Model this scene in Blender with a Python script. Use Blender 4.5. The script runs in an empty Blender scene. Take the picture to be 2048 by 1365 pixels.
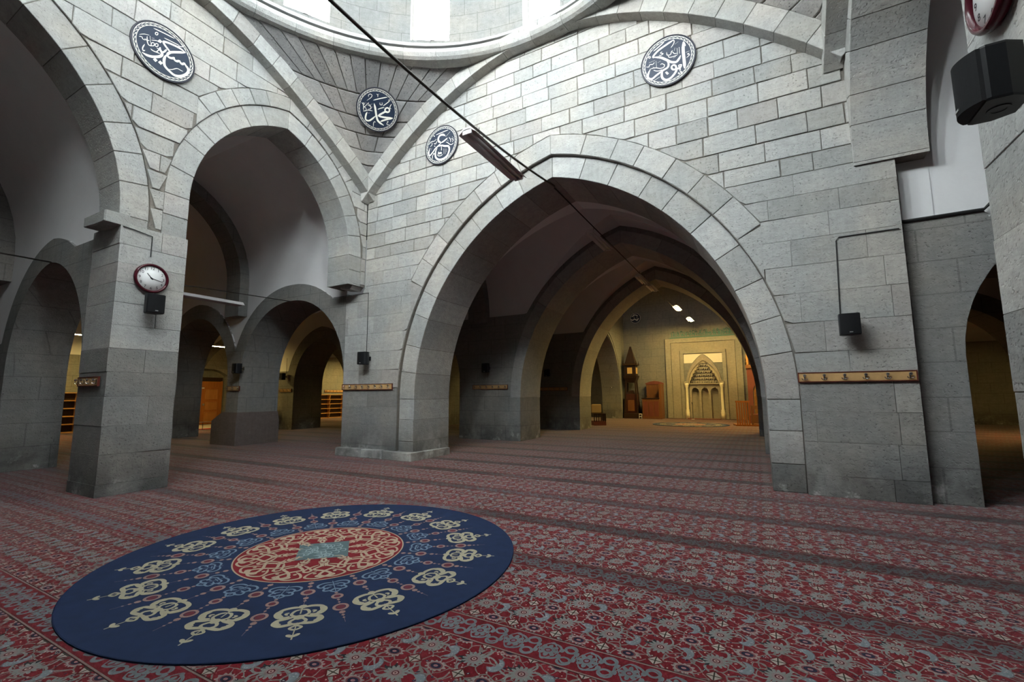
import bpy, bmesh, math, random
import numpy as np
from mathutils import Vector, Matrix
random.seed(7)
SC = bpy.context.scene
COL = SC.collection
PI = math.pi

# ------------------------------------------------------------------ camera
W, H, F = 2048, 1365, 900.0
CAM = np.array([0.0, 0.0, 1.5])
def _rot(yaw, pitch, roll):
    cy, sy = math.cos(yaw), math.sin(yaw)
    fw = np.array([-sy*math.cos(pitch), cy*math.cos(pitch), math.sin(pitch)])
    r0 = np.array([cy, sy, 0.0]); u0 = np.cross(r0, fw)
    return (math.cos(roll)*r0+math.sin(roll)*u0, -math.sin(roll)*r0+math.cos(roll)*u0, fw)
RR, UU, FW = _rot(math.radians(28.6), math.radians(6.79), math.radians(-.287))
cam = bpy.data.cameras.new('camera'); camo = bpy.data.objects.new('camera', cam); COL.objects.link(camo)
cam.sensor_width = 36.0; cam.lens = F/W*36.0; cam.clip_end = 200; cam.clip_start = .05
camo.matrix_world = Matrix(((RR[0], UU[0], -FW[0], CAM[0]), (RR[1], UU[1], -FW[1], CAM[1]), (RR[2], UU[2], -FW[2], CAM[2]), (0, 0, 0, 1)))
SC.camera = camo
def on(px, py, ax, val):
    """the point where the ray of a photo pixel meets the plane axis = val"""
    d = RR*(px-W/2)/F-UU*(py-H/2)/F+FW
    return CAM+d*((val-CAM[ax])/d[ax])

# ------------------------------------------------------------------ light and exposure
SC.view_settings.view_transform = 'Standard'; SC.view_settings.look = 'None'
SC.view_settings.gamma = 1.0; SC.view_settings.use_curve_mapping = False
SC.view_settings.exposure = 0.0
SC.cycles.max_bounces = 6; SC.cycles.diffuse_bounces = 4; SC.cycles.glossy_bounces = 2
WINDOW_LIGHT = 84.0      # radiance of the daylight on the frosted drum windows
LAMP_LIGHT = 330.0        # fluorescent tubes
world = bpy.data.worlds.new('overcast'); SC.world = world; world.use_nodes = True
world.node_tree.nodes['Background'].inputs[0].default_value = (.75, .83, .9, 1)
world.node_tree.nodes['Background'].inputs[1].default_value = 0.02

# ------------------------------------------------------------------ node helper
class S:
    """a socket with arithmetic, so that patterns can be written as formulas"""
    def __init__(s, nt, sock): s.nt, s.s = nt, sock
    def _m(s, op, *a, clamp=False):
        n = s.nt.nodes.new('ShaderNodeMath'); n.operation = op; n.use_clamp = clamp
        for i, v in enumerate((s,)+a):
            if isinstance(v, S): s.nt.links.new(v.s, n.inputs[i])
            else: n.inputs[i].default_value = v
        return S(s.nt, n.outputs[0])
    def __add__(s, o): return s._m('ADD', o)
    def __radd__(s, o): return s._m('ADD', o)
    def __sub__(s, o): return s._m('SUBTRACT', o)
    def __rsub__(s, o): return (s*-1.0)+o
    def __mul__(s, o): return s._m('MULTIPLY', o)
    def __rmul__(s, o): return s._m('MULTIPLY', o)
    def __truediv__(s, o): return s._m('DIVIDE', o)
    def lt(s, o): return s._m('LESS_THAN', o)
    def gt(s, o): return s._m('GREATER_THAN', o)
    def abs(s): return s._m('ABSOLUTE')
    def sin(s): return s._m('SINE')
    def cos(s): return s._m('COSINE')
    def sqrt(s): return s._m('SQRT')
    def rnd(s): return s._m('ROUND')
    def floor(s): return s._m('FLOOR')
    def fract(s): return s._m('FRACT')
    def max(s, o): return s._m('MAXIMUM', o)
    def min(s, o): return s._m('MINIMUM', o)
    def at2(s, o): return s._m('ARCTAN2', o)
    def pow(s, o): return s._m('POWER', o)
    def step(s, a, b):
        n = s.nt.nodes.new('ShaderNodeMapRange'); n.interpolation_type = 'SMOOTHSTEP'
        s.nt.links.new(s.s, n.inputs[0]); n.inputs[1].default_value = a; n.inputs[2].default_value = b
        n.inputs[3].default_value = 0; n.inputs[4].default_value = 1
        return S(s.nt, n.outputs[0])
class Mat:
    def __init__(m, name):
        m.m = bpy.data.materials.new(name); m.m.use_nodes = True; m.nt = m.m.node_tree
        m.b = m.nt.nodes['Principled BSDF']; m.b.inputs['Specular IOR Level'].default_value = .25
    def node(m, t): return m.nt.nodes.new(t)
    def put(m, sock, v):
        if isinstance(v, S): m.nt.links.new(v.s, sock)
        elif hasattr(v, 'is_linked'): m.nt.links.new(v, sock)
        else: sock.default_value = v
    def pos(m):
        g = m.node('ShaderNodeNewGeometry'); x = m.node('ShaderNodeSeparateXYZ'); m.nt.links.new(g.outputs['Position'], x.inputs[0])
        return g.outputs['Position'], [S(m.nt, x.outputs[i]) for i in range(3)]
    def objpos(m):
        g = m.node('ShaderNodeTexCoord'); x = m.node('ShaderNodeSeparateXYZ'); m.nt.links.new(g.outputs['Object'], x.inputs[0])
        return g.outputs['Object'], [S(m.nt, x.outputs[i]) for i in range(3)]
    def rand(m):
        return S(m.nt, m.node('ShaderNodeObjectInfo').outputs['Random'])
    def noise(m, scale, detail=4, rough=.55, vec=None, dist=0, stretch=None):
        n = m.node('ShaderNodeTexNoise'); n.inputs['Scale'].default_value = scale; n.inputs['Detail'].default_value = detail
        n.inputs['Roughness'].default_value = rough; n.inputs['Distortion'].default_value = dist
        if vec is not None:
            if stretch:
                mp = m.node('ShaderNodeMapping'); mp.inputs['Scale'].default_value = stretch; m.nt.links.new(vec, mp.inputs[0]); vec = mp.outputs[0]
            m.nt.links.new(vec, n.inputs['Vector'])
        return S(m.nt, n.outputs[0])
    def vor(m, scale, vec=None, feature='F1'):
        n = m.node('ShaderNodeTexVoronoi'); n.feature = feature; n.inputs['Scale'].default_value = scale
        if vec is not None: m.nt.links.new(vec, n.inputs['Vector'])
        return S(m.nt, n.outputs[0])
    def mix(m, f, a, b):
        n = m.node('ShaderNodeMix'); n.data_type = 'RGBA'
        m.put(n.inputs[0], f)
        for i, v in ((6, a), (7, b)):
            if isinstance(v, tuple): n.inputs[i].default_value = v if len(v) == 4 else v+(1,)
            else: m.nt.links.new(v, n.inputs[i])
        return n.outputs[2]
    def scale(m, c, f):
        n = m.node('ShaderNodeMix'); n.data_type = 'RGBA'; n.blend_type = 'MULTIPLY'; n.inputs[0].default_value = 1
        if isinstance(c, tuple): n.inputs[6].default_value = c+(1,)
        else: m.nt.links.new(c, n.inputs[6])
        cc = m.node('ShaderNodeCombineXYZ')
        for i in range(3): m.put(cc.inputs[i], f)
        m.nt.links.new(cc.outputs[0], n.inputs[7]); return n.outputs[2]
    def bump(m, h, strength=.3, dist=.02):
        n = m.node('ShaderNodeBump'); n.inputs['Strength'].default_value = strength; n.inputs['Distance'].default_value = dist
        m.put(n.inputs['Height'], h); m.nt.links.new(n.outputs[0], m.b.inputs['Normal'])
    def color(m, c): 
        if isinstance(c, tuple): m.b.inputs['Base Color'].default_value = c+(1,)
        else: m.nt.links.new(c, m.b.inputs['Base Color'])
    def rough(m, r): m.put(m.b.inputs['Roughness'], r)

def plain(name, col, rough=.6, metal=0, var=.12, scale=30):
    m = Mat(name); p, _ = m.objpos()
    n = m.noise(scale, 3, vec=p)
    m.color(m.scale(col, n*(2*var)+(1-var))); m.rough(rough); m.b.inputs['Metallic'].default_value = metal
    return m.m
def emit(name, col, k):
    m = Mat(name); m.color(col); m.b.inputs['Emission Color'].default_value = col+(1,); m.b.inputs['Emission Strength'].default_value = k
    return m.m

def stone_mat(name, base, tint=.16, pits=.5, mottle=.22, stain=True, course=0.0, bump=.55):
    m = Mat(name); p, (x, y, z) = m.pos()
    r = m.rand()
    big = m.noise(.9, 2, .6, p); mid = m.noise(6, 3, .7, p, stretch=(1, 1, 2.2)); fine = m.noise(45, 2, .7, p)
    pit = m.noise(36, 1, .5, p); hole = pit.step(.235, .30)           # small dark pores in the tuff
    clust = m.noise(1.3, 1, .5, p).step(.42, .6)
    streak = m.noise(14, 1, .6, p, stretch=(1, 1, .25))
    v = (r*tint*2+(1-tint))*(big*mottle*2+(1-mottle))*(mid*.55+.725)*(fine*.34+.83)*(streak*.24+.88)
    v = v*(1-(1-hole)*clust*pits)
    c = m.mix(big.step(.35, .7), base, (base[0]*1.05, base[1]*.985, base[2]*.92))
    c = m.mix((r*7.31).fract().step(.85, .97)*.25, c, (base[0]*1.12, base[1]*.93, base[2]*.88))
    if stain:   # damp dark patches and salt bloom along the foot of the piers
        patch = m.noise(1.7, 3, .65, p, stretch=(1, 1, .8))
        damp = (1-(z+patch*1.2-.6).step(.25, .95))
        v = v*(1-damp*.5*patch.step(.3, .62))
        salt = m.noise(3.1, 4, .7, p).step(.56, .66)*(1-z.step(.05, .5))
        c = m.mix(salt*.55, c, (.55, .55, .53))
    if course:
        j = ((z+(m.noise(2, 2, .5, p)-.5)*.03)/course).fract(); ln = (j-.5).abs().gt(.482)
        row = (z/course).floor(); col = (((x+y)/.95+row*.43).fract()-.5).abs().gt(.488)
        v = v*(1-ln.max(col)*.28)
    m.color(m.scale(c, v)); m.rough(.88)
    m.bump(mid*.6+pit.step(.22, .45)*.4, bump, .025)
    return m.m
STONE = stone_mat('tuff stone', (.305, .312, .302))
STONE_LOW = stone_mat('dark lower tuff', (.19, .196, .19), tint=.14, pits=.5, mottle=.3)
STONE_D = stone_mat('dark tuff', (.20, .20, .197), tint=.22, pits=.9, mottle=.3, bump=.7)
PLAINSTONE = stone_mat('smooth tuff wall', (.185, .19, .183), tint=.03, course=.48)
MORTAR = stone_mat('mortar', (.14, .132, .118), tint=.02, pits=.1)
def plaster_mat(name, c):
    m = Mat(name); p, _ = m.pos(); n = m.noise(2.2, 4, .55, p); f = m.noise(22, 3, .6, p)
    m.color(m.scale(c, n*.14+.9+f*.05)); m.rough(.75); m.bump(n*.6+f*.3, .12, .02); return m.m
PLASTER = plaster_mat('white vault plaster', (.70, .70, .70))
BLACK = plain('black speaker plastic', (.012, .013, .015), .42)
BLACKGRILLE = plain('black speaker grille', (.018, .019, .021), .75, var=.3, scale=160)
DARKCABLE = plain('dark cable', (.02, .02, .02), .6)

# ------------------------------------------------------------------ mesh helpers
def link(name, me, mat, parent=None, loc=None):
    o = bpy.data.objects.new(name, me); COL.objects.link(o)
    if mat is not None and not me.materials: me.materials.append(mat)
    if parent is not None: o.parent = parent
    if loc is not None: o.location = loc
    return o
def mk(name, verts, faces, mat, parent=None, smooth=False, origin=True):
    """verts in the parent's space; the object's origin goes to the middle of their foot"""
    v = np.array(verts, float); loc = None
    if origin:
        lo, hi = v.min(0), v.max(0); loc = np.array([(lo[0]+hi[0])/2, (lo[1]+hi[1])/2, lo[2]]); v = v-loc
    me = bpy.data.meshes.new(name); me.from_pydata([tuple(a) for a in v], [], faces)
    if smooth: me.polygons.foreach_set('use_smooth', [True]*len(me.polygons))
    me.update()
    return link(name, me, mat, parent, None if loc is None else tuple(loc))
def tag(o, label, cat, group=None, kind=None):
    o['label'] = label; o['category'] = cat
    if group: o['group'] = group
    if kind: o['kind'] = kind
    return o
def thing(name, label, cat, loc=(0, 0, 0), rz=0, group=None, kind=None):
    o = bpy.data.objects.new(name, None); COL.objects.link(o); o.empty_display_size = .1
    o.location = loc; o.rotation_euler = (0, 0, rz)
    return tag(o, label, cat, group, kind)
class MB:
    """collects shapes for one mesh"""
    def __init__(s): s.v, s.f = [], []
    def add(s, v, f):
        b = len(s.v); s.v += [tuple(a) for a in v]; s.f += [tuple(b+i for i in q) for q in f]; return s
    def box(s, x0, x1, y0, y1, z0, z1):
        return s.add([(x, y, z) for z in (z0, z1) for y in (y0, y1) for x in (x0, x1)],
                     [(0, 2, 3, 1), (4, 5, 7, 6), (0, 1, 5, 4), (2, 6, 7, 3), (0, 4, 6, 2), (1, 3, 7, 5)])
    def cbox(s, x0, x1, y0, y1, z0, z1, c=.01):
        """box with chamfered edges on all sides but top and bottom halves joined by chamfer rings"""
        r = []
        for z, k in ((z0, c), (z0+c, 0), (z1-c, 0), (z1, c)):
            r.append([(x0+k, y0+k, z), (x1-k, y0+k, z), (x1-k, y1-k, z), (x0+k, y1-k, z)])
        return s.loft(r, cap=True)
    def loft(s, rings, cap=True, close=True):
        n = len(rings[0]); v = [p for r in rings for p in r]; f = []
        for i in range(len(rings)-1):
            for j in range(n if close else n-1):
                k = (j+1) % n; f.append((i*n+j, i*n+k, (i+1)*n+k, (i+1)*n+j))
        if cap: f += [tuple(range(n))[::-1], tuple(range((len(rings)-1)*n, len(rings)*n))]
        return s.add(v, f)
    def tube(s, pts, r, n=8, cap=True):
        pts = [Vector(p) for p in pts]; rings = []; up = Vector((0, 0, 1))
        for i, p in enumerate(pts):
            d = (pts[min(i+1, len(pts)-1)]-pts[max(i-1, 0)]).normalized()
            a = d.cross(up) if abs(d.z) < .95 else d.cross(Vector((1, 0, 0))); a.normalize(); b = d.cross(a).normalized()
            rr = r[i] if isinstance(r, (list, tuple)) else r
            rings.append([p+a*(rr*math.cos(2*PI*k/n))+b*(rr*math.sin(2*PI*k/n)) for k in range(n)])
        return s.loft(rings, cap)
    def lathe(s, prof, cx=0, cy=0, n=24, cap=True):
        return s.loft([[(cx+r*math.cos(2*PI*k/n), cy+r*math.sin(2*PI*k/n), z) for k in range(n)] for r, z in prof], cap)
    def build(s, name, mat, parent=None, smooth=False, origin=True):
        return mk(name, s.v, s.f, mat, parent, smooth, origin)
class Fr:
    """a wall face: u along it, z up, n out of it towards the viewer"""
    def __init__(s, o, u, n): s.o, s.u, s.n = np.array(o, float), np.array(u, float), np.array(n, float)
    def p(s, u, z, n=0.0): return s.o+s.u*u+np.array([0, 0, z])+s.n*n
def prism(fr, poly, n0, n1, ch=.008):
    m = len(poly); c = np.mean(poly, axis=0)
    ins = []
    for q in poly:
        d = c-np.array(q); L = np.hypot(*d)+1e-9; ins.append(np.array(q)+d/L*min(ch*1.3, L*.4))
    rings = [[fr.p(a[0], a[1], n0) for a in poly], [fr.p(a[0], a[1], n1-ch) for a in poly], [fr.p(a[0], a[1], n1) for a in ins]]
    b = MB(); b.loft(rings, True); return b

class Arch:
    """pointed arch: two arcs with their centres on the springing line"""
    def __init__(s, a, b, zs, zp):
        s.a, s.b, s.zs, s.zp = a, b, zs, zp; s.cx, s.w = (a+b)/2, (b-a)/2; r = zp-zs
        s.R = (s.w**2+r*r)/(2*s.w); s.off = s.R-s.w
    def top(s, u, d=0.0):
        du = abs(u-s.cx); q = (s.R+d)**2-(du+s.off)**2
        return s.zs+math.sqrt(q) if q > 0 else (s.zs if du <= s.w+d+1e-6 else None)
    def phi1(s, d=0.0): return math.acos(min(1, max(-1, s.off/(s.R+d))))   # angle at the apex
    def arcpt(s, side, t, d=0.0):
        """side -1 left, +1 right; t 0 at springing .. 1 at apex"""
        ph = s.phi1(d)*t
        return (s.cx+side*(-s.off+(s.R+d)*math.cos(ph)), s.zs+(s.R+d)*math.sin(ph))
    def arcpt_r(s, side, t, d=0.0):
        ph = s.phi1()*t; u = -s.off+(s.R+d)*math.cos(ph)
        return (s.cx+side*max(u, 0.0), s.zs+(s.R+d)*math.sin(ph)) if u > 0 else (s.cx, s.zs+math.sqrt((s.R+d)**2-s.off**2))
    def line(s, d=0.0, z0=0.0, n=14):
        L = [(s.cx-s.w-d, z0)]+[s.arcpt(-1, i/n, d) for i in range(n+1)]+[s.arcpt(1, i/n, d) for i in range(n-1, -1, -1)]+[(s.cx+s.w+d, z0)]
        return L
def wall_core(name, fr, u0, u1, ztop, archs, T, mat, parent=None, nf=0.0, extra=()):
    """solid wall with arched openings. archs: list of (Arch, offset). ztop: function of u"""
    us = {round(u0, 4), round(u1, 4)}
    for a, d in archs:
        for u, z in a.line(d): us.add(round(u, 4))
    for e in extra: us.add(round(e, 4))
    us = sorted(u for u in us if u0-1e-6 <= u <= u1+1e-6)
    # densify
    out = [us[0]]
    for u in us[1:]:
        k = max(1, int((u-out[-1])/.5)); b = out[-1]
        out += [b+(u-b)*(i+1)/k for i in range(k)]
    us = out; m = MB()
    def bottom(u, mid):
        for a, d in archs:
            if a.cx-a.w-d < mid < a.cx+a.w+d: return a.top(min(max(u, a.cx-a.w-d), a.cx+a.w+d), d)
        return 0.0
    for ua, ub in zip(us, us[1:]):
        if ub-ua < 1e-5: continue
        mid = (ua+ub)/2; b0, b1 = bottom(ua, mid), bottom(ub, mid); t0, t1 = ztop(ua+1e-4), ztop(ub-1e-4)
        if t0 <= b0+1e-4 and t1 <= b1+1e-4: continue
        t0, t1 = max(t0, b0), max(t1, b1)
        q = [fr.p(ua, b0, nf), fr.p(ub, b1, nf), fr.p(ub, t1, nf), fr.p(ua, t0, nf)]
        k = [fr.p(ua, b0, -T), fr.p(ub, b1, -T), fr.p(ub, t1, -T), fr.p(ua, t0, -T)]
        m.add(q+k, [(0, 1, 2, 3), (7, 6, 5, 4), (3, 2, 6, 7), (0, 4, 5, 1)])
    for a, d in archs:
        for u in (a.cx-a.w-d, a.cx+a.w+d):
            if u0 < u < u1: m.add([fr.p(u, 0, nf), fr.p(u, a.zs, nf), fr.p(u, a.zs, -T), fr.p(u, 0, -T)], [(0, 1, 2, 3)])
    for u in (u0, u1):
        e = 1e-4 if u == u0 else -1e-4; t, b = ztop(u+e), bottom(u, u+e)
        m.add([fr.p(u, b, nf), fr.p(u, t, nf), fr.p(u, t, -T), fr.p(u, b, -T)], [(0, 1, 2, 3)])
    return m.build(name, mat, parent, origin=False)
def ring_core(name, fr, a, d0, d1, n0, n1, mat, parent, zb=0.0):
    A, B = a.line(d0, zb, 18), a.line(d1, zb, 18)
    rings = [[fr.p(*p, n1), fr.p(*q, n1), fr.p(*q, n0), fr.p(*p, n0)] for p, q in zip(A, B)]
    b = MB(); b.loft(rings, True); return b.build(name, mat, parent, origin=False)
def voussoirs(name, fr, a, d0, d1, n0, n1, mat, parent, count, jamb=(), t0=0.0, gap=.004, ch=.007, jit=.12):
    """wedge stones of an arch ring: count per half, jamb = joint heights below the springing"""
    for side in (-1, 1):
        ts = [t0]+[t0+(1-t0)*(i+random.uniform(-jit, jit))/count for i in range(1, count)]+[1.0]
        for ta, tb in zip(ts, ts[1:]):
            g = gap/a.R
            ta2, tb2 = ta+g, tb-(g if tb < 1 else g*.7)
            k = 3
            inn = [a.arcpt_r(side, ta2+(tb2-ta2)*i/k, d0) for i in range(k+1)]
            outr = [a.arcpt_r(side, ta2+(tb2-ta2)*i/k, d1) for i in range(k+1)]
            if tb == 1.0: outr[-1] = (a.cx+side*gap, a.zs+math.sqrt((a.R+d1)**2-a.off**2)); inn[-1] = (a.cx+side*gap, a.zs+math.sqrt((a.R+d0)**2-a.off**2))
            poly = inn+outr[::-1]
            prism(fr, poly, n0, n1+random.uniform(-.006, .004), ch).build(name, mat, parent)
        zz = list(jamb)
        for za, zb in zip(zz, zz[1:]):
            u0, u1 = a.cx+side*(a.w+d0), a.cx+side*(a.w+d1)
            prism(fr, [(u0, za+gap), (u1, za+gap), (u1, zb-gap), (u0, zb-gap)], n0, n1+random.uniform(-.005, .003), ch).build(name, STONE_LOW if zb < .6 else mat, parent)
def clip_stone(u0, u1, z0, z1, zmin, zmax, n=10):
    """the part of a rectangle above zmin(u) and under zmax(u), as a polygon"""
    us = [u0+(u1-u0)*i/n for i in range(n+1)]; bot, top = [], []
    for u in us:
        b, t = max(z0, zmin(u)), min(z1, zmax(u))
        bot.append(b); top.append(t)
    ok = [t-b > .012 for b, t in zip(bot, top)]
    if not any(ok): return None
    i0, i1 = ok.index(True), len(ok)-1-ok[::-1].index(True)
    def edge(i, j):      # u between samples where the stone runs out
        lo, hi = us[i], us[j]
        for _ in range(12):
            md = (lo+hi)/2
            if min(z1, zmax(md))-max(z0, zmin(md)) > .012: lo = md
            else: hi = md
        return lo
    ua = us[i0] if i0 == 0 else edge(i0, i0-1); ub = us[i1] if i1 == n else edge(i1, i1+1)
    if ub-ua < .05: return None
    k = max(2, int((ub-ua)/.09)); uu = sorted([ua+(ub-ua)*i/k for i in range(k+1)]+[b+e for b in BREAKS for e in (-1e-3, 1e-3) if ua < b-1e-3 and b+1e-3 < ub])
    B = [(u, max(z0, zmin(u))) for u in uu]; Tt = [(u, min(z1, zmax(u))) for u in uu]
    def thin(P):
        if len(P) < 3: return P
        R = [P[0]]
        for a, b, c in zip(P, P[1:], P[2:]):
            if abs((b[0]-a[0])*(c[1]-a[1])-(b[1]-a[1])*(c[0]-a[0])) > 2e-5: R.append(b)
        return R+[P[-1]]
    B, Tt = thin(B), thin(Tt)
    if Tt[0][1]-B[0][1] < .013: Tt = Tt[1:] if len(Tt) > 1 else Tt
    if Tt and abs(Tt[-1][1]-B[-1][1]) < .013: Tt = Tt[:-1]
    poly = B+Tt[::-1]
    if len(poly) < 3: return None
    area = abs(sum(p[0]*q[1]-q[0]*p[1] for p, q in zip(poly, poly[1:]+poly[:1])))/2
    return poly if area > .008 else None
def courses(name, fr, u0, u1, zlist, wid, zmin, zmax, mat, parent, n0=-.05, n1=.0, gap=.007, ch=.007, var=.008, jit=.006, low=None):
    cnt = 0
    for z0, z1 in zip(zlist, zlist[1:]):
        u = u0-random.uniform(0, wid[1]*.6)
        while u < u1:
            w = random.uniform(*wid); a, b = max(u, u0)+gap, min(u+w, u1)-gap
            u += w
            if b-a < .06: continue
            poly = clip_stone(a, b, z0+gap, z1-gap, zmin, zmax)
            if poly:
                poly = [(q[0]+random.uniform(-jit, jit), q[1]+random.uniform(-jit, jit)) for q in poly]
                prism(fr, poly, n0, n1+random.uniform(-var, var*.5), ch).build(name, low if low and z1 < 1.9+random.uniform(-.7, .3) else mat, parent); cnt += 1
    return cnt
NEG = -99.0
BREAKS = []          # places where the lower edge of a wall's coursing jumps

# ================================================================== the setting
def floor_mat():
    m = Mat('floral carpet'); p, (x, y, z) = m.pos()
    u, v = x/.305, (y-2.95)/.3125
    n1, n2 = m.noise(7, 2, .5, p)-.5, m.noise(7, 2, .5, p, stretch=(1.03, 1.1, 1))-.5
    def cell(ou, ov):
        a, b = u-ou, v-ov
        return (a-a.rnd())*.305, (b-b.rnd())*.3125
    RED, GREY, BLUE, PINK, CREAM, NAVY = (.30, .010, .024), (.33, .35, .33), (.30, .36, .39), (.46, .22, .22), (.56, .50, .43), (.025, .022, .07)
    c = m.mix(m.noise(2.5, 4, .6, p), (.24, .008, .018), (.35, .012, .03))
    # filler: a net of fine tendrils with small buds
    wv = m.node('ShaderNodeVectorMath'); wv.operation = 'ADD'; m.nt.links.new(p, wv.inputs[0])
    wc = m.node('ShaderNodeCombineXYZ'); m.put(wc.inputs[0], n1*.08); m.put(wc.inputs[1], n2*.08); m.nt.links.new(wc.outputs[0], wv.inputs[1])
    net = m.vor(13, wv.outputs[0], 'DISTANCE_TO_EDGE'); c = m.mix(net.lt(.045), c, (.28, .27, .24))
    sp = m.vor(31, p); c = m.mix(sp.lt(.17), c, CREAM)
    sp2 = m.vor(19, wv.outputs[0]); c = m.mix(sp2.lt(.17), c, NAVY); c = m.mix(sp2.lt(.08), c, (.42, .42, .40))
    a1, b1 = cell(0, 0)
    v1 = (b1-(u*2*PI).sin()*.05+n1*.05).abs().lt(.007); v2 = (a1-(v*2*PI).sin()*.055+n2*.05).abs().lt(.007)
    c = m.mix(v1.max(v2), c, GREY)
    # paisleys, turned over in every other column
    pa, pb = cell(.5, 0); fl_ = (u-.5).rnd()*.5; fl_ = (fl_.fract().gt(.25))*2-1; pb = pb*fl_
    d1 = ((pa+.01)*(pa+.01)*1.5+(pb*pb)*.8).sqrt(); d2 = ((pa+.048)*(pa+.048)+(pb-.018)*(pb-.018)).sqrt()
    pm = d1.lt(.058)*d2.gt(.046); c = m.mix(pm, c, BLUE); c = m.mix(pm*m.vor(62, p).lt(.3), c, (.5, .52, .52)); c = m.mix(d1.lt(.058)*d1.gt(.052)*d2.gt(.046), c, (.20, .22, .24))
    cr = ((pa-.085)*(pa-.085)+(pb-.04)*(pb-.04)).sqrt(); cr2 = ((pa-.07)*(pa-.07)+(pb-.055)*(pb-.055)).sqrt()
    c = m.mix(cr.lt(.036)*cr2.gt(.03), c, (.035, .05, .06))
    # oval rosettes
    oa, ob = cell(.5, .5)
    r2 = ((oa*oa)*.55+(ob*ob)).sqrt(); th2 = oa.at2(ob)
    c = m.mix(r2.lt((th2*12).cos()*.006+.044), c, (.44, .37, .34)); c = m.mix(r2.lt(.032), c, (.30, .09, .10)); c = m.mix(r2.lt(.024), c, NAVY); c = m.mix(r2.lt(.010), c, PINK)
    # small square rosettes
    qa, qb = cell(0, .5); sq = qa.abs()+qb.abs()
    c = m.mix(sq.lt(.058), c, (.22, .008, .016)); c = m.mix(sq.lt(.043), c, CREAM); c = m.mix((qa.abs().min(qb.abs())).lt(.004)*sq.lt(.043), c, (.09, .08, .06)); c = m.mix(sq.lt(.010), c, (.09, .07, .05))
    # starry flowers
    r1 = (a1*a1+b1*b1).sqrt(); th = a1.at2(b1); star = (th*7).cos().abs()
    c = m.mix(r1.lt(star*.026+.044), c, GREY); c = m.mix(r1.lt(star*.012+.028), c, (.40, .30, .29))
    c = m.mix(r1.lt(.021), c, (.17, .012, .025)); c = m.mix(r1.lt(.014), c, (.58, .40, .36)); c = m.mix(r1.lt(.006), c, (.17, .02, .03))
    # border bands, one to every prayer row
    t = ((y-2.47)/1.235).fract()*1.235
    inb = t.lt(.27)
    s = x/.237; sa = (s-s.rnd())*.237; tb = t-.135
    s5 = s-.5; sb = (s5-s5.rnd())*.237
    wa, wb = sa+n1*.03, tb+n2*.03
    f1 = (wa*wa+wb*wb).sqrt(); f1t = wa.at2(wb)
    fl = f1.lt((f1t*4).cos().abs()*.03+.036)*f1.gt(.020)
    g1 = (f1-.082).abs().lt(.008)*(f1t*3).sin().gt(-.3)
    sc = ((sb*sb+(tb.abs()-.062)*(tb.abs()-.062)).sqrt()-.034+n1*.02).abs().lt(.0085)
    sc2 = (tb-(s*2*PI).cos()*.085+n1*.05).abs().lt(.0075); sc3 = (tb+(s*2*PI).cos()*.085+n2*.05).abs().lt(.0075)
    bud = ((sb.abs()-.045)*(sb.abs()-.045)+(tb.abs()-.03)*(tb.abs()-.03)*.6).sqrt().lt(.015)
    bm = fl.max(sc).max(sc2).max(sc3).max(bud).max(g1)
    bc = m.mix(m.noise(5, 3, .5, p), (.24, .010, .02), (.32, .012, .03))
    bc = m.mix(bm, bc, (.235, .285, .30)); bc = m.mix(f1.lt(.013), bc, (.30, .22, .28))
    edge = (t-.012).abs().lt(.005).max((t-.258).abs().lt(.005)); bc = m.mix(edge, bc, (.32, .27, .23))
    bc = m.mix(t.lt(.005).max((t-.268).abs().lt(.003)), bc, (.03, .02, .02))
    c = m.mix(inb, c, bc)
    # darker stretches along some of the bands
    row = ((y-2.47)/1.235).floor()
    nv = m.node('ShaderNodeCombineXYZ'); m.put(nv.inputs[0], x*.22); m.put(nv.inputs[1], row*3.7)
    dark_run = m.noise(1.0, 2, .5, nv.outputs[0]).step(.36, .52)
    band2 = ((t+.02).step(.0, .05))*(1-(t+.02).step(.26, .36))
    k = 1-dark_run*band2*.58*(y.step(2.8, 4.5))
    k = k*(m.noise(.8, 3, .5, p)*.24+.88)
    m.color(m.scale(c, k*.41)); m.rough(.95); m.b.inputs['Specular IOR Level'].default_value = .05
    m.b.inputs['Sheen Weight'].default_value = .3; m.b.inputs['Sheen Roughness'].default_value = .4
    m.bump(m.noise(260, 2, .6, p), .35, .006)
    return m.m
XW, XE, YS, YM = -25.7, 18.9, -1.9, 29.2
fl = MB().box(XW-.5, XE+.5, YS-.5, YM+1.5, -.3, 0).build('floor', floor_mat())
tag(fl, 'red floral mosque carpet covering the whole floor in prayer rows', 'floor', kind='structure')
def struct(name, label, cat='wall'):
    return thing(name, label, cat, kind='structure')

# ------------------------------------------------------------------ dome bay: wall with the great arch
XL, XR_, YR = -8.75, 1.43, 8.15
fR = Fr((0, YR, 0), (1, 0, 0), (0, -1, 0))
_pr = np.array([(-8.75, 6.5), (-7.66, 7.33), (-6.56, 8.19), (-5.54, 8.74), (-4.46, 9.06), (-3.48, 9.08), (-2.38, 8.84), (-.96, 8.36), (.09, 7.76), (.66, 7.31), (1.17, 6.8), (1.43, 6.5)])
_cr = np.polyfit(_pr[:, 0]+3.6, _pr[:, 1], 4)
def zpR(u): return float(np.polyval(_cr, u+3.6))
_pl = np.array([(0, 8.92), (.57, 8.80), (1.1, 8.7), (1.7, 8.49), (2.64, 8.06), (3.6, 7.49), (4.38, 6.95), (4.95, 6.5)])
_cl = np.polyfit(np.r_[_pl[:, 0], -_pl[:, 0]], np.r_[_pl[:, 1], _pl[:, 1]], 6)
def zpL(u): return float(np.polyval(_cl, max(-5.1, min(5.1, u-3.2))))
great = Arch(-7.12, .1, 1.4, 6.0)
wR = struct('wall_back', 'tall ashlar wall with the great pointed arch towards the prayer niche')
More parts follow.
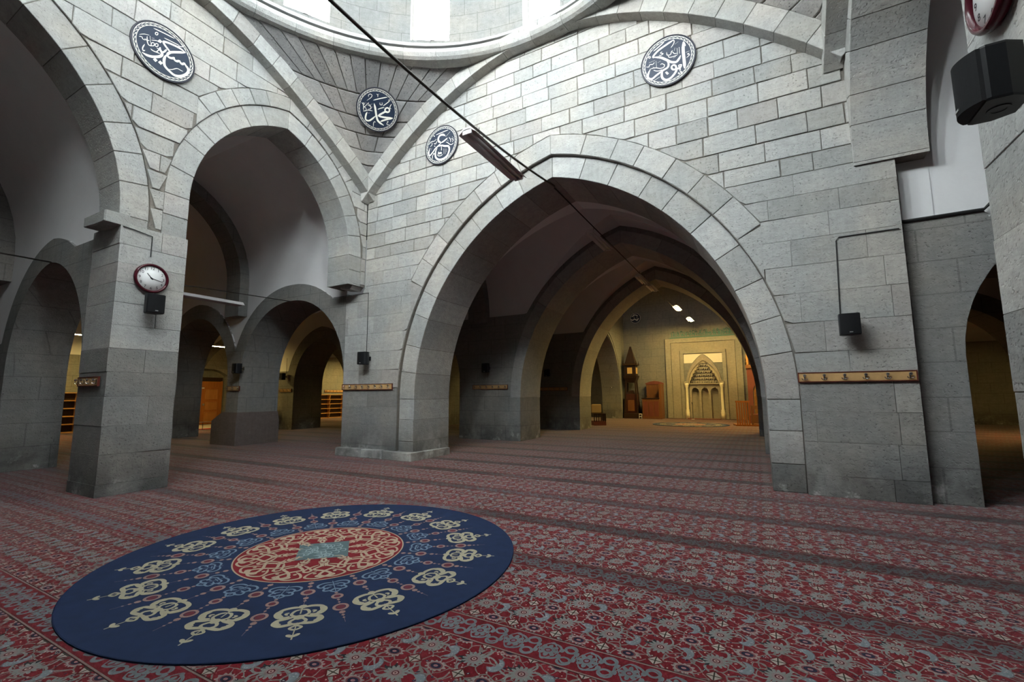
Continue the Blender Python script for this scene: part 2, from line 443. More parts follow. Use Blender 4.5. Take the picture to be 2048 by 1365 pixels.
def topR(u): return 4.1 if u < XL else (4.95 if u > XR_+.07 else zpR(min(u, XR_))+.45)
wall_core('mortar_bed', fR, -9.42, 1.95, topR, [(great, .45)], 1.45, MORTAR, wR, -.02, extra=(XL, XR_+.07, XL+.001, XR_+.069))
ring_core('arch_core', fR, great, .012, .47, -1.44, -.105, MORTAR, wR)
voussoirs('voussoir', fR, great, 0, .445, -1.45, -.085, STONE, wR, 10, (0, .42, .92, 1.4))
T0 = .40
voussoirs('voussoir', fR, great, .455, .86, -.05, .002, STONE, wR, 7, (), t0=T0)
uo = great.arcpt_r(1, T0, .86)[0]-great.cx
for s in (-1, 1):
    ts = [T0*(1-i/5) for i in range(6)]; inner = [great.arcpt_r(s, t, .455) for t in ts]
    inner = [q for q in inner if abs(q[0]-great.cx) <= uo]+[(great.cx+s*uo, great.top(great.cx+s*uo, .455) if uo < great.w+.455 else great.arcpt_r(s, 0, .455)[1])]
    prism(fR, inner+[great.arcpt_r(s, T0-.004, .86)], -.05, .0, .006).build('stone', STONE, wR)
def zminR(u):
    du = abs(u-great.cx)
    if du < uo: return great.top(u, .87)
    if du < great.w+.455: return great.top(u, .46)
    return NEG
def zmaxR(u): return 4.09 if u < XL else (4.94 if u > XR_+.07 else zpR(min(u, XR_))+.02)
BREAKS += [great.cx+s*q for s in (-1, 1) for q in (uo, great.w+.455)]
zlow = [0, .30, .78, 1.22, 1.68, 2.12, 2.58, 3.04, 3.48, 3.9, 4.28, 4.62, 4.97]
zup = [4.97]
while zup[-1] < 9.3: zup.append(zup[-1]+random.uniform(.30, .37))
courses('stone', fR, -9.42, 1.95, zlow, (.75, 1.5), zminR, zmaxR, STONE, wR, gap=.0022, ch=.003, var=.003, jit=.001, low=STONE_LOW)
courses('stone', fR, XL, XR_+.07, zup, (.42, .86), zminR, zmaxR, STONE, wR, gap=.008)
for a, b in ((-9.5, -8.6), (-8.6, -7.9), (-7.9, -7.0)):   # rough plinth under the pier beside the left aisle
    prism(fR, [(a, 0), (b, 0), (b-.01, .2+random.uniform(-.02, .02)), (a+.01, .2)], -.3, .13, .03).build('plinth_stone', STONE, wR)
prism(Fr((-7.12, YR, 0), (0, 1, 0), (1, 0, 0)), [(-.1, 0), (1.4, 0), (1.38, .17), (-.1, .19)], -.2, .12, .03).build('plinth_stone', STONE, wR)
def rib(fr, zf, ua, ub, n, parent, w=.37, pro=.24):
    us = np.linspace(ua, ub, n*4+1)
    P = np.array([(u, zf(u)) for u in us]); d = np.gradient(P, axis=0); d /= np.hypot(d[:, 0], d[:, 1])[:, None]
    N = np.c_[-d[:, 1], d[:, 0]]; O = P+N*w
    MBc = MB(); MBc.loft([[fr.p(*P[i]+N[i]*.01, pro-.015), fr.p(*O[i], pro-.015), fr.p(*O[i], -.2), fr.p(*P[i]+N[i]*.01, -.2)] for i in range(len(us))], True)
    MBc.build('rib_core', MORTAR, parent, origin=False)
    for k in range(n):
        i = range(k*4, k*4+5); g = .004
        sh = [d[q]*(g if q == k*4 else (-g if q == k*4+4 else 0)) for q in i]
        poly = [tuple(P[q]+s) for q, s in zip(i, sh)]+[tuple(O[q]+s) for q, s in list(zip(i, sh))[::-1]]
        prism(fr, poly, -.18, pro+random.uniform(-.005, .003), .007).build('rib_stone', STONE, parent)
    return P, O
PR_, OR_ = rib(fR, zpR, XL+.02, XR_-.02, 24, wR)

BREAKS.clear()
# ------------------------------------------------------------------ left wall of the dome bay
fL = Fr((XL, 0, 0), (0, 1, 0), (1, 0, 0))
wL = struct('wall_left', 'ashlar wall with two round-headed aisle arches and a calligraphy roundel')
L1, L2 = Arch(-2.15, 3.05, 4.4, 7.6), Arch(4.02, 7.62, 5.0, 7.35)
def split_wall(fr, parent, A1_, A2_, zf, T, yend, zend, stones=True):
    """wall over two arches: masonry only above the springing"""
    m = MB(); us = sorted({round(u, 3) for a in (A1_, A2_) for u, z in a.line(.4)}|{YS, yend}|set(np.round(np.arange(YS, yend, .3), 3)))
    us = [u for u in us if YS <= u <= yend]
    def bot(u, mid):
        for a in (A1_, A2_):
            if abs(mid-a.cx) < a.w+.4: return a.top(min(max(u, a.cx-a.w-.4), a.cx+a.w+.4), .4)
        return zend
    for ua, ub in zip(us, us[1:]):
        mid = (ua+ub)/2; b0, b1, t0, t1 = bot(ua, mid), bot(ub, mid), zf(ua)+.45, zf(ub)+.45
        q = [fr.p(ua, b0, -.02), fr.p(ub, b1, -.02), fr.p(ub, t1, -.02), fr.p(ua, t0, -.02)]
        k = [fr.p(ua, b0, -T), fr.p(ub, b1, -T), fr.p(ub, t1, -T), fr.p(ua, t0, -T)]
        m.add(q+k, [(0, 1, 2, 3), (7, 6, 5, 4), (3, 2, 6, 7), (0, 4, 5, 1)])
    m.build('mortar_bed', MORTAR, parent, origin=False)
    for a in (A1_, A2_):
        ring_core('arch_core', fr, a, .012, .41, -T+.01, -.045, MORTAR, parent, zb=zend)
        js = [zend, (zend+a.zs)/2, a.zs] if a.zs-zend > .5 else [zend, a.zs]
        voussoirs('voussoir', fr, a, 0, .39, -T, -.03, STONE, parent, 7 if a.w < 2.2 else 9, js)
split_wall(fL, wL, L1, L2, zpL, .78, YR, 4.25)
voussoirs('voussoir', fL, L2, .40, .70, -.05, .004, STONE, wL, 5, (), t0=.52)
def zminL(u):
    z = NEG
    for a, d in ((L1, .40), (L2, .40)):
        if abs(u-a.cx) < a.w+d: z = max(z, a.top(u, d))
    if abs(u-L2.cx) < L2.arcpt_r(1, .52, .7)[0]-L2.cx: z = max(z, L2.top(u, .71))
    return z
uL = L2.arcpt_r(1, .52, .7)[0]-L2.cx
for s in (-1, 1):
    inner = [q for q in [L2.arcpt_r(s, .52*(1-i/6), .402) for i in range(7)] if abs(q[0]-L2.cx) <= uL]
    if uL < L2.w+.4: inner.append((L2.cx+s*uL, L2.top(L2.cx+s*uL, .402)))
    prism(fL, inner+[L2.arcpt_r(s, .515, .7)], -.05, .0, .005).build('stone', STONE, wL)
BREAKS += [L2.cx-uL, L2.cx+uL]
zz_ = [4.3]
while zz_[-1] < 9.0: zz_.append(zz_[-1]+random.uniform(.30, .40))
courses('stone', fL, .5, YR, zz_, (.5, .95), zminL, lambda u: zpL(u)+.02, STONE, wL)
BREAKS.clear()
PL_, OL_ = rib(fL, zpL, YS+.05, YR-.02, 24, wL)
# corbels of the arches
prism(Fr((0, YR, 0), (1, 0, 0), (0, -1, 0)), [(XL-.5, 4.30), (XL-.5, 4.2), (XL-.15, 4.16), (XL-.02, 4.30)], 0, .36, .015).build('corbel', STONE, wL)
# clock pier
def pier(parent, x0, x1, y0, y1, zs, mat_, jit=.006, two=False):
    MB().box(x0+.03, x1-.03, y0+.03, y1-.03, 0, zs[-1]).build('pier_core', MORTAR, parent)
    for i, (a, b) in enumerate(zip(zs, zs[1:])):
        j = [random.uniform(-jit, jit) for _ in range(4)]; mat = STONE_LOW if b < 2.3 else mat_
        if two and i % 2:
            s = y0+(y1-y0)*random.uniform(.35, .65)
            MB().cbox(x0+j[0], x1+j[1], y0+j[2], s-.003, a+.0015, b-.0015, .003).build('stone', mat, parent)
            MB().cbox(x0+j[0], x1-j[1], s+.003, y1+j[3], a+.0015, b-.0015, .003).build('stone', mat, parent)
        else:
            MB().cbox(x0+j[0], x1+j[1], y0+j[2], y1+j[3], a+.0015, b-.0015, .003).build('stone', mat, parent)
pc = struct('pillar_clock', 'square stone pier with a wall clock between the two aisle arches', 'pillar')
pier(pc, XL-1.0, XL, 3.08, 4.03, [0, .18, .62, 1.05, 1.5, 1.88, 2.25, 2.62, 2.98, 3.3, 3.62, 3.92, 4.26], STONE, two=True)
prism(Fr((0, 3.08, 0), (1, 0, 0), (0, -1, 0)), [(XL-.78, 4.4), (XL-.78, 4.25), (XL-.35, 4.2), (XL, 4.22), (XL, 4.4)], -.1, .22, .02).build('corbel', STONE, pc)

# ------------------------------------------------------------------ right wall of the dome bay
fE = Fr((XR_, 0, 0), (0, 1, 0), (-1, 0, 0))
wE = struct('wall_right', 'ashlar wall over the aisle arches on the side of the near pier')
E1, E2 = Arch(-2.15, 3.1, 4.4, 7.6), Arch(4.08, 8.12, 4.95, 7.6)
split_wall(fE, wE, E1, E2, zpL, .9, YR, 4.9)
rib(fE, zpL, YS+.05, YR-.02, 24, wE)
courses('stone', fE, 2.5, 6.0, [5+.37*i for i in range(12)], (.5, .95), lambda u: max([a.top(u, .4) for a in (E1, E2) if abs(u-a.cx) < a.w+.4]+[NEG]), lambda u: zpL(u)+.02, STONE, wE)
pe = struct('pillar_speaker', 'rough stone pier carrying the big speaker and a second clock', 'pillar')
pier(pe, XR_, XR_+1.0, 2.4, 4.08, [0, .5, 1.0, 1.5, 2.0, 2.5, 3.0, 3.45, 3.9, 4.35, 4.9], STONE)
# wall behind the camera
wS = struct('wall_front', 'plain ashlar wall closing the dome bay opposite the great arch')
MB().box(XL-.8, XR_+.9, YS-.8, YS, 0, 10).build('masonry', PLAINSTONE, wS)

# ------------------------------------------------------------------ pendentives
DC, RING_R = np.array([-3.8, 3.2]), 4.72
def pendentive(label, side):
    """side -1: corner with the left wall, +1: corner with the right wall"""
    root = struct('pendentive', label, 'pendentive')
    xw = (XL+.22) if side < 0 else (XR_-.22); yw = YR-.22
    i0 = int(np.argmax(OR_[:, 1])); part = OR_[:i0+1] if side < 0 else OR_[i0:][::-1]
    j0 = int(np.argmax(OL_[:, 1])); pl = OL_[j0:][::-1]
    zmin, zmax = max(part[0, 1], pl[0, 1])+.02, 9.12
    def row(z):
        return np.array([xw, np.interp(z, pl[:, 1], pl[:, 0])]), np.array([np.interp(z, part[:, 1], part[:, 0]), yw])
    c9 = (row(9.1)[0]+row(9.1)[1])/2; out = np.array([side, 1.0])/math.sqrt(2)
    sg = max(.3, RING_R+.05-np.hypot(*(c9-DC)))
    def P(a, z, n=0.0):
        A, B = row(z); q = A+(B-A)*a+out*(4*a*(1-a)*sg*(max(0, (z-zmin)/(zmax-zmin))**1.4))
        return np.array([q[0], q[1], z])-np.array([out[0]*n, out[1]*n, 0])*.92+np.array([0, 0, -n*.4])
    zs = [zmin, 6.95+.18, 7.35, 7.62, 7.92, 8.2, 8.56, 9.12]; zs = [z for z in zs if z >= zmin]
    if zs[0] > zmin: zs = [zmin]+zs
    m = MB(); na = 16; zl = np.linspace(zmin, zmax, 20)
    m.loft([[P(a/na, z, -.02) for a in range(na+1)] for z in zl], cap=False, close=False)
    m.build('mortar_bed', MORTAR, root, origin=False)
    for ri, (z0, z1) in enumerate(zip(zs, zs[1:])):
        A, B = row((z0+z1)/2); L = np.hypot(*(B-A))*1.05; w = .30 if z1 > 9 else .38
        n = max(1, int(L/w)); cuts = [0]+[(i+random.uniform(-.18, .18))/n for i in range(1, n)]+[1]
        for a0, a1 in zip(cuts, cuts[1:]):
            g = .008/max(L, .2); a, b = a0+g, a1-g; za, zb = z0+.008, z1-.008
            h = random.uniform(.0, .018); k = 2
            rings = []
            for nn, sh in ((-.03, 0), (h, 0), (h+.012, .012)):
                ga = sh/max(L, .2)
                r = [P(a+ga+(b-a-2*ga)*i/k, za+sh, nn) for i in range(k+1)]+[P(a+ga+(b-a-2*ga)*i/k, zb-sh, nn) for i in range(k, -1, -1)]
                rings.append(r)
            MB().loft(rings, True).build('stone', STONE_D, root)
    return root, P, row
pend, P_NW, row_NW = pendentive('curved corner of dark rough blocks carrying a navy roundel', -1)
pend2, _, _ = pendentive('curved corner of rough blocks above the pier with the black speaker', 1)

# ------------------------------------------------------------------ ring cornice, drum, windows, dome
dr = struct('ceiling_dome', 'bright stone dome drum with round cornice and tall windows', 'dome')
NSEG = 40
prof = [(4.98, 9.02), (4.72, 9.02), (4.66, 9.06), (4.62, 9.13), (4.63, 9.2), (4.68, 9.27), (4.76, 9.31), (5.0, 9.31)]
for k in range(NSEG):
    a0, a1 = 2*PI*k/NSEG+.0006, 2*PI*(k+1)/NSEG-.0006
    rings = [[(DC[0]+r*math.cos(a0+(a1-a0)*i/3), DC[1]+r*math.sin(a0+(a1-a0)*i/3), z) for r, z in prof] for i in range(4)]
    MB().loft(rings, True).build('cornice_stone', STONE, dr)
sill = [(5.1, 9.36), (4.73, 9.375), (4.73, 9.44), (5.22, 9.86), (5.75, 9.86)]
MB().loft([[(DC[0]+r*math.cos(2*PI*k/72), DC[1]+r*math.sin(2*PI*k/72), z) for k in range(72)] for r, z in sill], False).build('sloping_sill', plaster_mat('grey sill plaster', (.30, .30, .30)), dr)
RD, ZD0, ZD1, ZW0, ZW1 = 5.22, 9.84, 12.5, 9.92, 11.9
WIN = [math.radians(a) for a in range(0, 360, 30)]; HW = math.radians(5.1)
def arcq(m, a0, a1, r0, z0, z1, n=4):
    m.loft([[(DC[0]+r0*math.cos(a0+(a1-a0)*i/n), DC[1]+r0*math.sin(a0+(a1-a0)*i/n), z) for i in range(n+1)] for z in (z0, z1)], False, False)
for k, a in enumerate(WIN):
    m = MB(); b = a+math.radians(30)
    arcq(m, a+HW, b-HW, RD, ZD0, ZD1, 5); arcq(m, a-HW, a+HW, RD, ZW1, ZD1); arcq(m, a-HW, a+HW, RD, ZD0, ZW0)
    for s in (-1, 1):
        e = a+s*HW
        m.add([(DC[0]+r*math.cos(e), DC[1]+r*math.sin(e), z) for r, z in ((RD, ZW0), (RD+.5, ZW0), (RD+.5, ZW1), (RD, ZW1))], [(0, 1, 2, 3)])
    for z in (ZW0, ZW1):
        m.add([(DC[0]+r*math.cos(e), DC[1]+r*math.sin(e), z) for r, e in ((RD, a-HW), (RD+.5, a-HW), (RD+.5, a+HW), (RD, a+HW))], [(0, 1, 2, 3)])
    m.build('drum_bay', PLAINSTONE, dr)
domep = [(RD*math.cos(t), ZD1+4.4*math.sin(t)) for t in np.linspace(0, PI/2*.985, 14)]
MB().lathe(domep, DC[0], DC[1], 48).build('dome_shell', PLASTER, dr, smooth=True)
GLOWS = [emit('daylit frosted glass', (.90, .97, 1.0), WINDOW_LIGHT*(.34+1.95*max(0, -math.sin(a))**.7)) for a in WIN]   # the sunny side of the sky is behind the camera
FRAME = plain('pale window frame', (.5, .48, .45), .6)
for k, a in enumerate(WIN):
    ca, sa = math.cos(a), math.sin(a); hw = math.tan(HW)*(RD+.4)
    w = thing('window_%d' % (k+1), 'tall daylit drum window with a middle mullion, one of twelve round the dome', 'window', (DC[0]+(RD+.4)*ca, DC[1]+(RD+.4)*sa, ZW0), a+PI/2, 'drum windows', 'structure')
    f = MB()
    for x0, x1, z0, z1 in ((-hw, -hw+.05, 0, 1.98), (hw-.05, hw, 0, 1.98), (-.05, .05, 0, 1.98), (-hw, hw, 0, .05), (-hw, hw, 1.93, 1.98)): f.box(x0, x1, -.03, .03, z0, z1)
    for s in (-1, 1):
        for i in range(1, 4): f.box(s*.03 if s > 0 else -hw, hw if s > 0 else -.03, -.012, .012, i*.5-.01, i*.5+.01)
    f.build('window_frame', FRAME, w)
    for s in (-1, 1):
        MB().box(min(s*.04, s*(hw-.04)), max(s*.04, s*(hw-.04)), -.008, .004, .04, 1.94).build('pane', GLOWS[k], w)

# ------------------------------------------------------------------ arcades and barrel vaults
def outline(archs, d, spring):
    """height of the stone: the arch outlines where they rise over the springing of the vault"""
    def f(u):
        z = spring(u)
        for a in archs:
            if abs(u-a.cx) < a.w+d: z = max(z, a.top(u, d))
        return z
    return f
def arcade(name, label, y, x0, x1, T, archs, d, spring, mat=None, rings=()):
    fr = Fr((0, y, 0), (1, 0, 0), (0, -1, 0)); mat = mat or PLAINSTONE
    root = struct(name, label); top = outline(archs, d, spring)
    ex = []
    for a in archs: ex += [a.cx-a.w-d, a.cx+a.w+d, a.cx-a.w-d-.002, a.cx+a.w+d+.002]+[u for u, z in a.line(d)]
    for a in list(archs):   # where the outline crosses the springing line
        for s in (-1, 1):
            us = np.linspace(a.cx, a.cx+s*(a.w+d), 200); zz = [a.top(u, d)-spring(u) for u in us]
            for q in range(199):
                if zz[q] > 0 >= zz[q+1]: ex.append(us[q])
    wall_core('masonry', fr, x0, x1, top, [(a, 0.0) for a in archs], T, mat, root, 0.0, extra=[e for e in ex if x0 < e < x1])
    for a in rings:      # jointed wedge stones of the arch soffit, just proud of the wall
        voussoirs('voussoir', fr, a, -.012, d-.14, -T, .006, STONE, root, 6, (), gap=.003)
    return root, top, ex
def vault(name, label, x0, x1, y0, y1, zs, zp, tS, tN, ex, mat=None, rec=.05):
    prof = Arch(y0-rec, y1+rec, zs, zp)
    xs = sorted({round(e, 3) for e in ex if x0 < e < x1}|{x0, x1}|set(np.round(np.arange(x0, x1, .45), 3)))
    V, Fc, sm = [], [], []
    def add(q, s):
        b = len(V); V.extend(q); Fc.append((b, b+1, b+2, b+3)); sm.append(s)
    n = 12
    for side, tf, wall in ((-1, tS, y0), (1, tN, y1)):
        def column(x, e):
            z = min(tf(x+e), zp-.15); pts = []
            if z < zs: pts = [((prof.a if side < 0 else prof.b), z)]; t0 = 0.0
            else: t0 = math.asin(min(1, (z-zs)/prof.R))/prof.phi1()
            k = n if z >= zs else n-1
            pts += [prof.arcpt(side, t0+(1-t0)*i/k) for i in range(k+1)]
            return [(x, p[0], p[1]) for p in pts], (x, wall+.02*side, z)
        for xa, xb in zip(xs, xs[1:]):
            if xb-xa < .0015: continue
            A, wa = column(xa, 1e-4); B, wb = column(xb, -1e-4)
            add([wa, wb, B[0], A[0]], False)
            for i in range(len(A)-1): add([A[i], B[i], B[i+1], A[i+1]], True)
    root = struct(name, label, 'ceiling')
    me = bpy.data.meshes.new('plaster_vault'); me.from_pydata(V, [], Fc); me.polygons.foreach_set('use_smooth', sm)
    bm = bmesh.new(); bm.from_mesh(me); bmesh.ops.remove_doubles(bm, verts=bm.verts, dist=1e-4); bm.to_mesh(me); bm.free()
    me.set_sharp_from_angle(angle=math.radians(25))
    link('plaster_vault', me, mat or PLASTER, root)
    return root, prof
def vrib(parent, xa, xb, prof, inset=.28, zb=3.95, mat=None):
    A, B = prof.line(-inset, zb, 14), prof.line(.1, zb, 14)
    m = MB(); m.loft([[(xa, p[0], p[1]), (xb, p[0], p[1]), (xb, q[0], q[1]), (xa, q[0], q[1])] for p, q in zip(A, B)], True)
    m.build('transverse_rib', mat or PLAINSTONE, parent, origin=False)
# left aisle
a1 = [Arch(-13.4, -9.75, 2.0, 4.02), Arch(-18.7, -14.9, 2.0, 4.05), Arch(-24.3, -20.4, 2.0, 4.05)]
a2 = [Arch(-13.98, -9.42, 2.0, 4.22), Arch(-18.6, -14.62, 2.0, 4.12), Arch(-24.6, -20.4, 2.0, 4.12)]
sp1 = lambda u: 4.15 if u > -11.0 else 2.6
sp2 = lambda u: 4.1 if u > -10.6 else 2.6
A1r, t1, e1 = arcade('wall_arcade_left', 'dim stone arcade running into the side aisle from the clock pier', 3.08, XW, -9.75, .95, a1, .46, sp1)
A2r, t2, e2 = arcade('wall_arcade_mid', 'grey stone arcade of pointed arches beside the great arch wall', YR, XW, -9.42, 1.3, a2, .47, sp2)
V1, pf1 = vault('ceiling_vault_mid', 'white plastered barrel vault seen through the second aisle arch', XW, XL-.7, 4.03, YR, 5.0, 7.8, t1, t2, e1+e2)
V0, pf0 = vault('ceiling_vault_left', 'dim plastered barrel vault seen through the first aisle arch', XW, XL-.7, YS, 3.08, 4.5, 7.9, lambda u: 2.6, t1, e1)
for v, p in ((V1, pf1), (V0, pf0)):
    for x in (-14.5, -20.3): vrib(v, x-.1, x+.62, p)
wW = struct('wall_far_left', 'far end wall of the side aisles with wooden door and shoe shelves')
m = MB(); m.box(XW-.6, XW, YS-1, 12.2, 0, 8); m.box(XW-.6, XW, 14.36, YM+1, 0, 8); m.box(XW-.8, XW-.42, 12, 14.6, 0, 4)
ys = np.linspace(12.2, 14.36, 13); za = [2.6+.38*(1-((y-13.28)/1.08)**2) for y in ys]
m.loft([[(XW-.6, y, z), (XW, y, z), (XW, y, 8), (XW-.6, y, 8)] for y, z in zip(ys, za)], True)
m.build('masonry', PLAINSTONE, wW)
MB().box(XW, XW+.03, YS, 18.2, 3.3, 7.9).build('plaster_upper', PLASTER, wW)
wS2 = struct('wall_front_aisle', 'dim stone wall closing the side aisle opposite the mid arcade')
MB().box(XW, XL-.8, YS-.6, YS, 0, 8).build('masonry', PLAINSTONE, wS2)
# foot of the slender pier in the aisle
pb = struct('pillar_foot', 'chunky dark brown bevelled foot of the slender aisle pier', 'pillar')
BROWN = stone_mat('dark brown painted stone', (.13, .105, .095), tint=.03, stain=False, pits=.2)
m = MB(); X0, X1, Y0, Y1 = -15.25, -13.93, 8.1, 9.5
m.loft([[(X0, Y0, 0), (X1, Y0, 0), (X1, Y1, 0), (X0, Y1, 0)], [(X0, Y0, .72), (X1, Y0, .72), (X1, Y1, .72), (X0, Y1, .72)],
        [(X0+.5, YR-.02, 1.0), (-13.95, YR-.02, 1.0), (-13.95, Y1-.05, 1.0), (X0+.5, Y1-.05, 1.0)]]).build('foot', BROWN, pb)
# aisles and nave beyond the great arch
c2, c3 = Arch(-6.85, .05, 1.4, 6.05), Arch(-6.72, -.08, 1.4, 6.1)
side = [Arch(-13.8, -9.25, 2.0, 4.2), Arch(-19.6, -15.2, 2.0, 4.2), Arch(-26.6, -21.0, 2.0, 4.2)]
sideE = [Arch(2.5, 7.0, 2.0, 4.2), Arch(8.1, 12.4, 2.0, 4.2), Arch(13.6, 17.9, 2.0, 4.2)]
sp3 = lambda u: 4.15 if (-9.6 < u < -6.0 or -.8 < u < 2.9) else 2.6
side3 = [Arch(-13.8, -9.25, 2.0, 4.2), Arch(-18.3, -14.9, 2.0, 4.0), Arch(-26.6, -19.6, .6, 4.1)]
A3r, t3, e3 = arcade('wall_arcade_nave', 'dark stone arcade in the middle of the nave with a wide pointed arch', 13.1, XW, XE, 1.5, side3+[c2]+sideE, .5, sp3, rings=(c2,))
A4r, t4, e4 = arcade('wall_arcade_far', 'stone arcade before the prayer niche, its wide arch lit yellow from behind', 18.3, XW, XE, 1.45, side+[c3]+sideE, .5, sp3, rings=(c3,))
back2 = outline([great]+a2, .02, lambda u: 4.15)
ex2 = [u for u, z in great.line(.02)]
ae = [Arch(2.5, 7.0, 2.0, 4.05), Arch(8.1, 12.4, 2.0, 4.2), Arch(13.6, 17.9, 2.0, 4.2)]
V2, pf2 = vault('ceiling_vault_nave', 'dark brownish plastered vault just behind the great arch', XW, XE, YR+1.45, 13.1, 4.15, 7.1, back2, t3, ex2+e3)
back3 = outline([c2]+side3+sideE, .02, lambda u: 4.15)
V3, pf3 = vault('ceiling_vault_far', 'dark plastered vault between the two inner nave arcades', XW, XE, 14.6, 18.3, 4.15, 7.1, back3, t4, [u for u, z in c2.line(.02)]+e4)
for v, p in ((V2, pf2), (V3, pf3)):
    for x in (-8.75, -14.5, -20.3, 1.0, 7.1, 12.6): vrib(v, x, x+.7, p)
# right aisle
spE = lambda u: 4.0 if u < 2.9 else 2.6
A5r, t5, e5 = arcade('wall_arcade_right', 'grey stone arcade with a dark pointed opening beside the coat rack pier', 8.32, 1.95, XE, 1.3, ae, .45, spE)
V4, pf4 = vault('ceiling_vault_right', 'bright white plastered vault of the aisle behind the near pier', 2.34, XE, 4.05, 8.32, 5.2, 8.0, lambda u: 4.9, t5, e5)
MB().box(1.945, 2.36, 8.36, 8.6, 4.0, 5.3).build('plaster_strip', PLASTER, V4)
wEE = struct('wall_far_right', 'far end wall of the aisles beyond the dark pointed opening')
MB().box(XE, XE+.5, YS, YM+1, 0, 8).build('masonry', PLAINSTONE, wEE)
wA1 = struct('wall_near_right', 'stone wall of the aisle behind the near pier')
MB().box(XR_+1.0, XE, 3.1, 4.05, 0, 4.9).build('masonry', PLAINSTONE, wA1)
# the last bay before the prayer niche
wM = struct('wall_mihrab', 'yellow-lit end wall carrying the stone prayer niche')
fM = Fr((0, YM, 0), (1, 0, 0), (0, -1, 0))
YSTONE = PLAINSTONE
NX = -2.87
niche = Arch(NX-.86, NX+.86, 2.05, 3.5)
wall_core('masonry', fM, -9.6, 3.0, lambda u: 9.5, [(niche, 0.0)], .3, YSTONE, wM)
NB = stone_mat('niche stone', (.30, .28, .235), tint=.06, stain=False, pits=.1)
# recess: back wall faced with three blind arches, stepped stalactite hood above
m = MB(); m.loft([[fM.p(NX+a, z, b) for a, b in ((-.9, -.02), (-.9, -.55), (.9, -.55), (.9, -.02))] for z in (0, 3.55)], False, False)
m.build('niche_recess', NB, wM, origin=False)
f2 = Fr(fM.p(NX, 0, -.25), fM.u, fM.n)
bl = [Arch(-.74, -.33, 1.62, 1.86), Arch(-.20, .20, 1.62, 1.86), Arch(.33, .74, 1.62, 1.86)]
wall_core('blind_arches', f2, -.88, .88, lambda u: 2.12, [(a, 0.0) for a in bl], .2, NB, wM)
hs = [.80, .72, .62, .50, .38, .26]          # half widths of the hood tiers
CREAMW = plain('cream hood wall', (.40, .35, .25), .7)
for s in (-1, 1):
    edge_ = []
    for t, h_ in enumerate(hs): edge_ += [(NX+s*h_, 2.12+t*.2), (NX+s*(h_-.03), 2.3+t*.2)]
    edge_ += [(NX, 3.34), (NX, 3.5)]
    cur = [q for q in niche.line(.0, 2.12, 14) if (q[0]-NX)*s > .01]; cur = sorted(cur, key=lambda q: -q[1])
    prism(fM, edge_+cur, -.12, .0, .005).build('hood_wall', CREAMW, wM)
for t, h_ in enumerate(hs):
    z0 = 2.12+t*.2; n = max(1, round(h_*2/.26)); w_ = h_/n
    for i in range(n):
        f3 = Fr(fM.p(NX-h_+w_*(2*i+1), 0, -.47+t*.07), fM.u, fM.n)
        poly = [(-w_*.98, z0+.2), (-w_*.98, z0+.06), (-w_*.55, z0+.0), (-w_*.3, z0+.07), (0, z0+.12), (w_*.3, z0+.07), (w_*.55, z0+.0), (w_*.98, z0+.06), (w_*.98, z0+.2)]
        prism(f3, poly, -.1, .06, .012).build('stalactite', NB, wM)
prism(fM, [(NX-.86, 2.06), (NX+.86, 2.06), (NX+.86, 2.14), (NX-.86, 2.14)], -.5, -.12, .01).build('hood_sill', NB, wM)
# frame mouldings of the niche
FRAMEST = stone_mat('niche frame', (.285, .275, .235), tint=.08, stain=False, pits=.1)
def bar(x0, x1, z0, z1, p, name='frame_moulding', mat=None):
    prism(fM, [(x0, z0), (x1, z0), (x1, z1), (x0, z1)], -.05, p, .02).build(name, mat or FRAMEST, wM)
for s in (-1, 1):
    a, b = sorted((NX+s*1.30, NX+s*1.78)); bar(a, b, 0, 4.86, .05, mat=NB)
    a, b = sorted((NX+s*1.80, NX+s*2.12)); bar(a, b, .0, 4.86, .09)
    a, b = sorted((NX+s*1.08, NX+s*1.28)); bar(a, b, 0, 3.95, .10)
bar(NX-2.12, NX+2.12, 4.62, 4.88, .10); bar(NX-1.79, NX+1.79, 4.1, 4.61, .045, mat=NB)
bar(NX-1.28, NX+1.28, 3.93, 4.1, .11)
WHITE = plain('white panel', (.72, .68, .58), .7)
for s in (-1, 1):   # white spandrels over the pointed hood
    li = [p for p in Arch(NX-1.0, NX+1.0, 1.95, 3.86).line(.04, 3.3, 14) if p[1] > 3.33 and (p[0]-NX)*s >= -1e-6]
    li = sorted(li, key=lambda p: abs(p[0]-NX))
    poly = [(NX+s*1.07, 3.9), (NX, 3.9)]+[(p[0], min(p[1], 3.88)) for p in li]+[(NX+s*1.07, 3.34)]
    prism(fM, poly if s > 0 else poly[::-1], -.02, .03, .005).build('spandrel_panel', WHITE, wM)
hoodring = Arch(NX-1.0, NX+1.0, 1.95, 3.86)
A_, B_ = niche.line(.0, 2.0, 14), hoodring.line(.0, 2.0, 14)
MB().loft([[fM.p(*p, .0), fM.p(*p, .08), fM.p(*q, .08), fM.p(*q, .0)] for p, q in zip(A_, B_)], True).build('hood_moulding', NB, wM, origin=False)
PALE = plain('pale marble', (.78, .72, .55), .4)
for s in (-1, 1):
    x = NX+s*.97; c = MB(); c.lathe([(.09, .0), (.12, .0), (.12, .43), (.10, .45), (.115, .52), (.085, .58), (.08, 1.85), (.10, 1.9), (.13, 2.05), (.13, 2.12)], x, YM-.14, 14)
    c.build('column', PALE, wM, smooth=True)
for s in (-1, 1):
    a, b = sorted((NX+s*.84, NX+s*1.12)); bar(a, b, 2.1, 2.24, .2)
